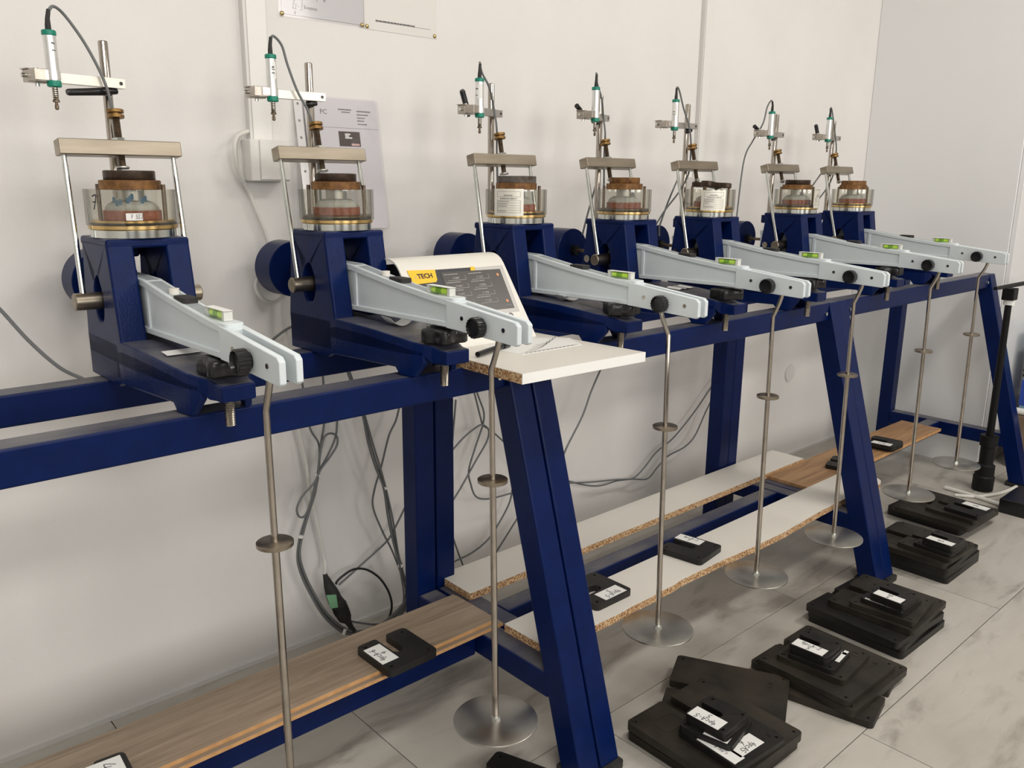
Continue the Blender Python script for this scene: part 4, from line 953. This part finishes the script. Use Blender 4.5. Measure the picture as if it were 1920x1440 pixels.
bx = thing('socket_box', 'small white socket box on the wall behind the fifth cell, under the slim trunk', 'socket', (2.41, 0, 1.105))
part('housing', MB().box(-0.055, 0.050, -0.035, 0, -0.045, 0.040), 'pvc', bx, bevel=0.003)
part('front_plate', MB().box(-0.045, 0.042, -0.038, -0.035, -0.037, 0.032), 'pvc', bx, bevel=0.0015)

def on_wall(pts, th, m, name='paper', parent=None, y=0.0):
    return part(name, MB().prism(pts, y - th, y, 'y'), m, parent, smooth=False)
def wall_writing(text, x, z, h, pen, m, parent, y, name='writing'):
    g = scrawl(text, h, pen)
    return part(name, g.move(Matrix.Translation((x, y, z)) @ Matrix.Rotation(math.pi / 2, 4, 'X')), m, parent, smooth=False)
def pins(parent, pts, y):
    for x, z in pts:
        part('drawing_pin', MB().rings([[(x + q * math.cos(2 * math.pi * k / 16), yy, z + q * math.sin(2 * math.pi * k / 16)) for k in range(16)] for q, yy in ((0.0049, y), (0.0049, y - 0.001), (0.0036, y - 0.003), (0.0008, y - 0.004))]), 'pinbrass', parent)
s1 = thing('pinned_sheet', 'sheet in a glossy plastic pocket with handwriting, left one of two pinned to the wall', 'paper', (1.014, 0, 1.46))
o1 = (-1.014, 0, -1.46)
part('sheet', MB().box(0.9165, 1.117, -0.0016, -0.0004, 1.4665, 1.755), mat('sheet_white', (0.70, 0.69, 0.69), rough=0.7), s1, o1, smooth=False)
part('pocket', MB().box(0.9085, 1.121, -0.0028, -0.0018, 1.4612, 1.760), 'film', s1, o1, smooth=False)
for tx, x, z, h in (('I', .9440, 1.4930, .0095), ('II', .9410, 1.4795, .0095), ('V', .9455, 1.4685, .0060), ('-', .9530, 1.4940, .009), ('-', .9530, 1.4810, .009), ('-', .9530, 1.4690, .007), ('}', .9600, 1.4810, .0155), ('Boopnno', .9690, 1.4815, .0075), ('(ham', .9990, 1.5010, .0095), ('o2nu4', .9960, 1.5160, .0095)):
    w_ = wall_writing(tx, x, z, h, 0.0007, 'print', s1, -0.0017); w_.location = o1
pins(s1, [(0.9160, 1.4660), (1.1130, 1.4665)], -0.0028)
for ch in s1.children:
    if ch.name.startswith('drawing_pin'): ch.location = o1
s2 = thing('pinned_sheet', 'plain sheet with one printed footer line, right one of two pinned to the wall', 'paper', (1.22, 0, 1.46))
o2 = (-1.22, 0, -1.46)
part('sheet', MB().box(1.119, 1.325, -0.0012, -0.0002, 1.4600, 1.757), mat('sheet_ivory', (0.74, 0.72, 0.69), rough=0.6), s2, o2, smooth=False)
fp = MB()
x = 1.150
while x < 1.255:
    q = random.uniform(0.004, 0.012); fp.box(x, x + q, -0.0016, -0.0012, 1.4795, 1.4822); x += q + 0.0012
fp.box(1.150, 1.305, -0.0016, -0.0012, 1.4786, 1.4792)
part('footer_print', fp, 'print', s2, o2, smooth=False)
pins(s2, [(1.1265, 1.4655), (1.3175, 1.4655)], -0.0012)
for ch in s2.children:
    if ch.name.startswith('drawing_pin'): ch.location = o2

ps = thing('notice_folder', 'notice in a punched clear pocket on the wall behind the second oedometer', 'notice', (1.05, 0, 1.02))
op = (-1.05, 0, -1.02)
lean = math.atan2(0.040, 0.29)
ZT = 1.306
def leanpt(mb): return mb.move(Matrix.Translation((0, -0.0015, ZT)) @ Matrix.Rotation(-lean, 4, 'X') @ Matrix.Translation((0, 0, -ZT)))
part('sheet', leanpt(MB().prism(rrect(0.9555, 1.1420, ZT - 0.292, ZT - 0.003, 0.008), -0.0012, 0.0, 'y')), mat('sheet_cool', (0.70, 0.68, 0.69), rough=0.6), ps, op, smooth=False)
part('pocket', leanpt(MB().prism(rrect(0.9300, 1.1475, ZT - 0.297, ZT, 0.009), -0.0026, -0.0018, 'y', [circ(0.9405, ZT - 0.02 - 0.036 * k, 0.0028, 10) for k in range(8)])), 'film', ps, op, smooth=False)
part('pocket_strip', leanpt(MB().prism([(0.9310, ZT - 0.296), (0.9500, ZT - 0.296), (0.9500, ZT - 0.002), (0.9310, ZT - 0.002)], -0.0017, -0.0013, 'y', [circ(0.9405, ZT - 0.02 - 0.036 * k, 0.0031, 10) for k in range(8)])), 'pvc', ps, op, smooth=False)
hd = MB()
def bars(x, z, n, h, wmax, end):
    k = x
    for _ in range(n):
        q = random.uniform(0.003, wmax)
        if k + q > end: break
        hd.box(k, k + q, -0.0016, -0.0012, z, z + h); k += q + 0.0010
hd.box(0.956, 1.141, -0.0015, -0.0012, 1.2395, 1.2400)
bars(1.040, 1.2790, 9, 0.0024, 0.006, 1.076); bars(1.048, 1.2735, 7, 0.0022, 0.005, 1.070)
bars(1.088, 1.2770, 9, 0.0024, 0.006, 1.128); bars(1.088, 1.2695, 8, 0.0022, 0.006, 1.122); bars(1.088, 1.2625, 6, 0.0020, 0.004, 1.110); bars(1.088, 1.2560, 6, 0.0020, 0.004, 1.107); bars(1.088, 1.2485, 7, 0.0020, 0.005, 1.115)
part('small_print', leanpt(hd), 'print', ps, op, smooth=False)
def walltype(text, size, x, z, m):
    me = type_mesh(text, size, m); o = put('lettering', me, ps)
    mt = Matrix.Translation((0, -0.0015, ZT)) @ Matrix.Rotation(-lean, 4, 'X') @ Matrix.Translation((0, 0, -ZT)) @ Matrix.Translation((x, -0.0014, z)) @ Matrix.Rotation(math.pi / 2, 4, 'X')
    o.matrix_local = Matrix.Translation(op) @ mt
walltype('PC', 0.0150, 1.0020, 1.2725, 'print')
walltype('LI', 0.0300, 1.0500, 1.1280, 'lilac')
part('dark_picture', leanpt(MB().box(1.0350, 1.0905, -0.0016, -0.0012, 1.1990, 1.2320)), 'brownbox', ps, op, smooth=False)
pk = MB()
for x, z, q in ((1.051, 1.2245, .014), (1.051, 1.2205, .010), (1.051, 1.2165, .018)): pk.box(x, x + q, -0.0020, -0.0016, z, z + 0.003)
part('picture_caption', leanpt(pk), 'paper', ps, op, smooth=False)
part('picture_caption', leanpt(MB().box(1.066, 1.087, -0.0020, -0.0016, 1.2010, 1.2055)), 'pinkprint', ps, op, smooth=False)

# ------------------------------------------------------------------ cables on and near the wall
def wall_pt(u, v, y):
    "the point of the upright plane y=const that the photograph shows at pixel u, v"
    d = FW + RT * ((u - 960) / FPX) - UP * ((v - 720) / FPX)
    t = (y - CAM.y) / d.y
    return CAM + d * t
def floor_pt(u, v, z=0.0):
    d = FW + RT * ((u - 960) / FPX) - UP * ((v - 720) / FPX)
    return CAM + d * ((z - CAM.z) / d.z)
def cable(name, label, px, y, r, m, cat='cable', group=None, k=6, org=None):
    ys = y if isinstance(y, (list, tuple)) else [y] * len(px)
    pts = [wall_pt(u, v, yy) for (u, v), yy in zip(px, ys)]
    o = part(name, MB().tube(smooth_path(pts, k), r, 8), m, None)
    return tag(o, label, cat, group)
def zc(x0, y0, k): return lambda L: [(x0 + u / k, y0 + v / k) for u, v in L]
A = zc(500, 700, 3.84); B = zc(500, 1000, 3.84); Cc = zc(570, 1040, 9); G = zc(940, 820, 3.556); K = zc(420, 220, 3.275)
gr = 'grey signal cables hanging under the benches'
t = thing('cable_bundle', 'bundle of grey signal cables tied in loops, hanging under the nearest bench at left', 'cable bundle', (0.78, -0.06, 0.0), 0, gr)
ob = (-0.78, 0.06, 0)
def bc(parent, off, px, y, r=0.0026, m='cablegrey'):
    ys = y if isinstance(y, (list, tuple)) else [y] * len(px)
    part('cable', MB().tube(smooth_path([wall_pt(u, v, q) for (u, v), q in zip(px, ys)], 6), r, 8), m, parent, off)
low = B([(228, 170), (262, 300), (335, 450), (425, 590), (540, 690), (640, 716), (760, 690), (870, 620), (985, 500), (1010, 420)])
bc(t, ob, A([(230, -60), (280, 200), (310, 390), (372, 500), (380, 600), (372, 730), (345, 860), (300, 1000), (245, 1180)]) + low, -0.050)
bc(t, ob, A([(400, -60), (415, 200), (412, 370), (395, 480), (380, 600), (366, 730), (336, 860), (290, 1010), (238, 1180)]) + [(u - 2, v + 4) for u, v in low], -0.056)
bc(t, ob, A([(512, 200), (507, 350), (495, 460), (440, 590), (385, 690), (366, 740), (350, 860), (312, 980), (256, 1180)]) + [(u + 3, v - 3) for u, v in low], -0.062)
bc(t, ob, A([(372, 700), (388, 560), (415, 460), (460, 432), (505, 455), (505, 520), (450, 610), (390, 690), (340, 790), (260, 880), (218, 970), (232, 1030), (275, 1025), (315, 930), (358, 760)]), -0.068)
bc(t, ob, B([(820, 1130 - 840), (700, 420), (560, 700)])[:0] + Cc([(800, 1125), (950, 1150), (1150, 1175), (1320, 1165), (1480, 1080), (1640, 930), (1720, 840)]), -0.040, 0.0028)
for u, v in ((367, 731), (246, 1175)):
    p = wall_pt(*A([(u, v)])[0], -0.062)
    part('cable_tie', MB().cyl(p + Vector((0, 0, -0.003)), p + Vector((0.001, 0, 0.003)), 0.0065, n=12), 'pvc', t, ob)
p = wall_pt(*Cc([(690, 1300)])[0], -0.062)
part('cable_tie', MB().cyl(p + Vector((-0.004, 0, -0.006)), p + Vector((0.002, 0, 0.008)), 0.0042, n=10), 'pvc', t, ob)
t = thing('cable_bundle', 'bundle of grey signal cables running down left of the doubled rear post', 'cable bundle', (0.93, -0.06, 0.0), 0, gr)
ob = (-0.93, 0.06, 0)
for k2, yy in ((0, -0.05), (9, -0.055), (-8, -0.06)):
    bc(t, ob, [(u + k2 * 0.25, v) for u, v in A([(585, -20), (640, 130), (700, 310), (745 + k2, 500), (800 + k2, 680), (850, 830), (892 + k2, 1060), (940, 1300), (968, 1390)]) + B([(968, 260), (1000 + k2, 400), (1000 + k2, 500), (960, 590), (900, 650)])], yy)
bc(t, ob, A([(955, 240), (930, 340), (880, 450), (830, 650), (778, 830), (765, 960), (830, 1130), (900, 1270), (960, 1420)]), -0.045)
for u, v in ((850, 825), (962, 1385)):
    p = wall_pt(*A([(u, v)])[0], -0.056)
    part('cable_tie', MB().cyl(p + Vector((0, 0, -0.003)), p + Vector((0.001, 0, 0.003)), 0.0070, n=12), 'pvc', t, ob)
cable('signal_cable', 'single grey cable slanting across the wall above the black plug', A([(1010, 930), (995, 965), (950, 1060), (880, 1190), (780, 1290), (690, 1370)]) + B([(600, 300), (520, 370)]), -0.03, 0.0026, 'cablegrey', 'cable', gr)
t = thing('cable_bundle', 'loose grey cables looping between the doubled rear post and the doubled front leg', 'cable bundle', (1.15, -0.06, 0.0), 0, gr)
ob = (-1.15, 0.06, 0)
bc(t, ob, A([(1470, 60), (1500, 160), (1535, 300), (1557, 372), (1600, 402), (1660, 450), (1760, 545), (1850, 650)]), -0.05)
bc(t, ob, A([(1490, 60), (1522, 160), (1560, 265), (1564, 330), (1548, 400), (1500, 540), (1455, 700), (1470, 800), (1505, 885), (1580, 905), (1700, 880), (1850, 835)]), -0.055)
bc(t, ob, A([(1250, 660), (1340, 550), (1430, 452), (1520, 382), (1560, 372), (1598, 410), (1585, 490), (1500, 640), (1400, 820), (1300, 980)]), -0.06)
bc(t, ob, A([(1775, 760), (1752, 920), (1660, 1100), (1590, 1200), (1480, 1290), (1340, 1360), (1220, 1420)]), -0.045)
bc(t, ob, A([(1900, 900), (1820, 1020), (1720, 1180), (1620, 1340)]), -0.05)
bc(t, ob, A([(1290, 1050), (1330, 1150), (1375, 1280), (1412, 1380)]), -0.03)
bc(t, ob, A([(1362, 190), (1352, 320), (1335, 520), (1330, 700)]), -0.07)
cable('power_cable', 'black cable hanging straight down beside the doubled rear post', A([(1332, 185), (1328, 500), (1326, 900), (1318, 1350)]), -0.07, 0.0042, 'cableblack')
cable('power_cable', 'black power cable making a round loop on the wall beside the plug', Cc([(540, 500), (560, 450), (640, 370), (800, 262), (950, 235), (1100, 270), (1270, 390), (1400, 570), (1468, 750), (1478, 900), (1430, 1080), (1360, 1180)]), -0.045, 0.0030, 'cableblack')
cable('power_cable', 'short black cable end showing below the rear white strip', [(958, 1098), (964, 1104), (970, 1112), (972, 1122)], -0.10, 0.0040, 'cableblack')
cable('power_cable', 'black cable lying on the floor behind the grey oak plank', Cc([(1420, 1130), (1560, 1060), (1740, 930), (1850, 850)]), -0.03, 0.0045, 'cableblack')
# plug and the white lead
ax = [wall_pt(*q, -0.060) for q in Cc([(352, 330), (362, 360), (420, 520), (470, 640), (520, 760), (590, 850), (640, 960), (690, 1060), (730, 1110), (760, 1160), (800, 1230), (845, 1285)])]
pgt = thing('cable_coupling', 'black cable coupling with a green tag, hanging on the wall under the nearest bench', 'plug', tuple(ax[0]))
opl = tuple(-v for v in ax[0])
part('plug_body', MB().tube(ax, [0.0055, 0.0060, 0.0125, 0.0165, 0.0180, 0.0185, 0.0190, 0.0170, 0.0105, 0.0075, 0.0065, 0.0060], 18), 'rubber', pgt, opl)
part('grip_collar', MB().tube([ax[5], ax[5].lerp(ax[6], 0.5), ax[6]], [0.0200, 0.0208, 0.0200], 8), 'black', pgt, opl)
tgq = [wall_pt(*q, -0.081) for q in Cc([(385, 690), (545, 680), (575, 890), (455, 910)])]
part('tag', MB().add(tgq + [p + Vector((0, 0.004, 0)) for p in tgq], [(0, 1, 2, 3), (7, 6, 5, 4), (0, 1, 5, 4), (1, 2, 6, 5), (2, 3, 7, 6), (3, 0, 4, 7)]), 'tag', pgt, opl, smooth=False)
cable('power_lead', 'white power lead running down the wall into the black coupling', A([(190, 150), (232, 405), (280, 620), (310, 840), (342, 980), (382, 1160), (420, 1360)]) + Cc([(352, 335)]), [-0.03] * 7 + [-0.06], 0.0042, 'cablewhite')
cable('power_lead', 'white lead leaving the trunk, round the socket box and down behind the counterweight', K([(150, 85), (110, 100), (75, 130), (66, 200), (78, 300), (105, 375), (150, 450), (200, 580), (245, 690), (268, 765), (285, 850), (300, 960)]), [-0.012, -0.02, -0.03, -0.035, -0.03, -0.02, -0.012, -0.012, -0.012, -0.012, -0.012, -0.012], 0.0040, 'cablewhite')
cable('power_lead', 'thin white lead hugging the left side of the socket box', K([(150, 92), (100, 125), (88, 200), (98, 300), (118, 372), (160, 470)]), [-0.01] * 6, 0.0024, 'cablewhite')
cable('power_lead', 'white lead curling in a loop below the second counterweight', K([(218, 980), (196, 1020), (205, 1075), (245, 1120), (300, 1135), (350, 1110), (385, 1060)]), -0.03, 0.0042, 'cablewhite')
cable('power_lead', 'white printed lead hanging straight below the second counterweight', K([(368, 1090), (364, 1200), (372, 1300), (380, 1400), (395, 1500)]), -0.02, 0.0052, 'cablewhite')
cable('signal_cable', 'grey cable sloping down the wall at the far left of the photo', [(-60, 520), (0, 580), (55, 640), (110, 688), (150, 708), (185, 722), (240, 735)], [-0.08, -0.10, -0.13, -0.17, -0.2, -0.24, -0.27], 0.0032, 'cablegrey')
cable('signal_cable', 'short grey cable running behind the second oedometer at lever height', [(490, 655), (525, 626), (548, 612), (580, 600)], -0.04, 0.0030, 'cablegrey')
cable('signal_cable', 'grey cable hanging below the white shelf, beside the doubled leg', [(1165, 598), (1150, 640), (1126, 693), (1108, 735), (1092, 780), (1064, 836), (1050, 870)], [-0.285, -0.22, -0.14, -0.12, -0.12, -0.12, -0.12], 0.0030, 'cablegrey')
cable('signal_cable', 'upper grey cable sagging across the wall under the middle bench', G([(380, 280), (455, 293), (560, 318), (660, 322), (770, 290), (880, 270), (950, 205), (1010, 125), (1060, 75), (1150, 0)]) + [(1300, 775), (1333, 727), (1352, 705)], -0.03, 0.0028, 'cablegrey', 'cable', gr)
cable('signal_cable', 'lower grey cable sagging across the wall under the middle bench', G([(380, 300), (455, 303), (600, 298), (750, 283), (880, 278), (975, 275), (1040, 200), (1110, 125), (1220, 65), (1290, -10)]) + [(1322, 775), (1338, 742), (1352, 715)], -0.035, 0.0028, 'cablegrey', 'cable', gr)
Q5 = zc(1180, 160, 4.174)
cable('signal_cable', 'grey cable dropping behind the fifth oedometer to its left', Q5([(385, 720), (350, 800), (300, 920), (250, 1060), (236, 1110), (235, 1180)]), -0.14, 0.0026, 'cablegrey', 'cable', gr)
cable('signal_cable', 'grey cable crossing left behind the farthest oedometer', Q5([(1520, 665), (1480, 720), (1430, 790), (1400, 840)]), -0.14, 0.0026, 'cablegrey', 'cable', gr)
cable('signal_cable', 'grey cable dropping behind the fourth oedometer to its left', [(1118, 345), (1110, 372), (1100, 408), (1092, 440)], -0.14, 0.0026, 'cablegrey', 'cable', gr)

# ------------------------------------------------------------------ right-hand end: cabinet, tube, odds and ends
cbn = thing('tall_cabinet', 'tall glossy white cabinet standing at the far end of the benches', 'cabinet', (3.93, -0.30, 0))
part('carcass', MB().box(-0.325, 0.32, -0.300, 0.2995, 0.0, 2.35), 'cabinet', cbn, bevel=0.002)
part('door', MB().box(-0.316, -0.002, -0.318, -0.301, 0.06, 2.345), 'cabinet', cbn, bevel=0.0015)
part('door', MB().box(0.002, 0.316, -0.318, -0.301, 0.06, 2.345), 'cabinet', cbn, bevel=0.0015)
for s in (-0.03, 0.03):
    part('handle', MB().tube([(s, -0.318, 1.0), (s, -0.343, 1.01), (s, -0.343, 1.13), (s, -0.318, 1.14)], 0.005, 10), 'steel', cbn)
tb = floor_pt(1841, 918, 0)
tube = thing('sampler_tube', 'black sampling tube with a slanting black rod, standing by the end of the far bench', 'tube', (tb.x, tb.y, 0))
part('tube_body', MB().lathe([(0.030, 0.0), (0.0365, 0.004), (0.0365, 0.056), (0.0330, 0.060), (0.0330, 0.100), (0.0245, 0.106), (0.0245, 0.172), (0.0305, 0.176), (0.0315, 0.216), (0.027, 0.2165), (0.016, 0.2170)], 36), 'matteblack', tube)
topr = floor_pt(1893, 560, 0.80)
def rod_at(zz, u, v):
    d = FW + RT * ((u - 960) / FPX) - UP * ((v - 720) / FPX)
    return CAM + d * ((zz - CAM.z) / d.z)
jt = wall_pt(1893, 556, tb.y - 0.02) - Vector((tb.x, tb.y, 0))
part('rod', MB().tube([(0, 0, 0.205), tuple(jt)], [0.0135, 0.0110], 20), 'matteblack', tube)
part('clamp_block', MB().box(jt.x - 0.022, jt.x + 0.022, jt.y - 0.02, jt.y + 0.02, jt.z - 0.012, jt.z + 0.030), 'matteblack', tube, bevel=0.003)
part('white_band', MB().cyl(jt + Vector((0.004, 0, -0.03)), jt + Vector((0.006, 0, 0.010)), 0.0185, n=20), 'paper', tube, label='white paper band round the joint')
ja, jb = wall_pt(1866, 541, tb.y - 0.04) - Vector((tb.x, tb.y, 0)), wall_pt(1960, 524, tb.y - 0.02) - Vector((tb.x, tb.y, 0))
part('cross_arm', MB().tube([tuple(ja), tuple(ja.lerp(jb, 0.35)), tuple(jb)], [0.006, 0.0075, 0.008], 16), 'matteblack', tube)
def floor_cable(label, px, r, m, zz=None):
    pts = [floor_pt(u, v, r) for u, v in px]
    return tag(part('power_lead', MB().tube(smooth_path(pts, 6), r, 8), m, None), label, 'cable')
floor_cable('thick white lead running out of the photo over the floor by the farthest pile', [(1772, 914), (1800, 922), (1840, 934), (1880, 947), (1925, 958), (1990, 966)], 0.0075, 'cablewhite')
floor_cable('white lead curving on the floor behind the black tube', [(1790, 928), (1830, 931), (1870, 926), (1900, 915), (1920, 902), (1950, 870)], 0.0060, 'cablewhite')
pb = floor_pt(1897, 966, 0)
sb = thing('plug_box', 'black power box with a dark blue face at the right edge of the photo', 'power box', (pb.x + 0.07, pb.y, 0))
part('box_body', MB().box(-0.075, 0.10, -0.045, 0.045, 0, 0.052), 'black', sb, bevel=0.004)
part('blue_face', MB().box(-0.060, 0.09, -0.0465, -0.045, 0.012, 0.040), mat('deep_blue_plastic', (0.012, 0.015, 0.06), rough=0.3), sb, smooth=False)
# clutter just showing beyond the end frame
ct = thing('carton_box', 'brown carton just showing behind the last bench leg', 'box', (3.93, -0.86, 0))
part('carton', MB().box(-0.20, 0.20, -0.20, 0.195, 0, 0.22), 'carton', ct, bevel=0.003)
part('packing_tape', MB().box(-0.201, 0.201, -0.03, 0.03, 0.12, 0.2205), 'brownbox', ct, smooth=False)
pp = tag(part('plastic_pipe', MB().tube([(3.752, -0.655, 0.2345), (3.752, -0.80, 0.2345), (3.752, -1.05, 0.2345)], 0.0140, 14), 'pvc', None), 'white plastic pipe lying on the brown carton at the right edge', 'pipe')
bb = thing('printed_box', 'blue and pale striped printed box at the right edge of the photo', 'box', (3.93, -0.83, 0.221))
part('box_body', MB().box(-0.14, 0.16, -0.16, 0.165, 0, 0.33), 'palebox', bb, bevel=0.006)
part('blue_band', MB().box(-0.142, 0.162, -0.162, 0.167, 0.030, 0.135), 'bluebox', bb, bevel=0.003)
st = MB()
for q in range(4): st.box(-0.1415, 0.1615, -0.1615, 0.1665, 0.150 + 0.022 * q, 0.160 + 0.022 * q)
part('stripes', st, 'black', bb, smooth=False)
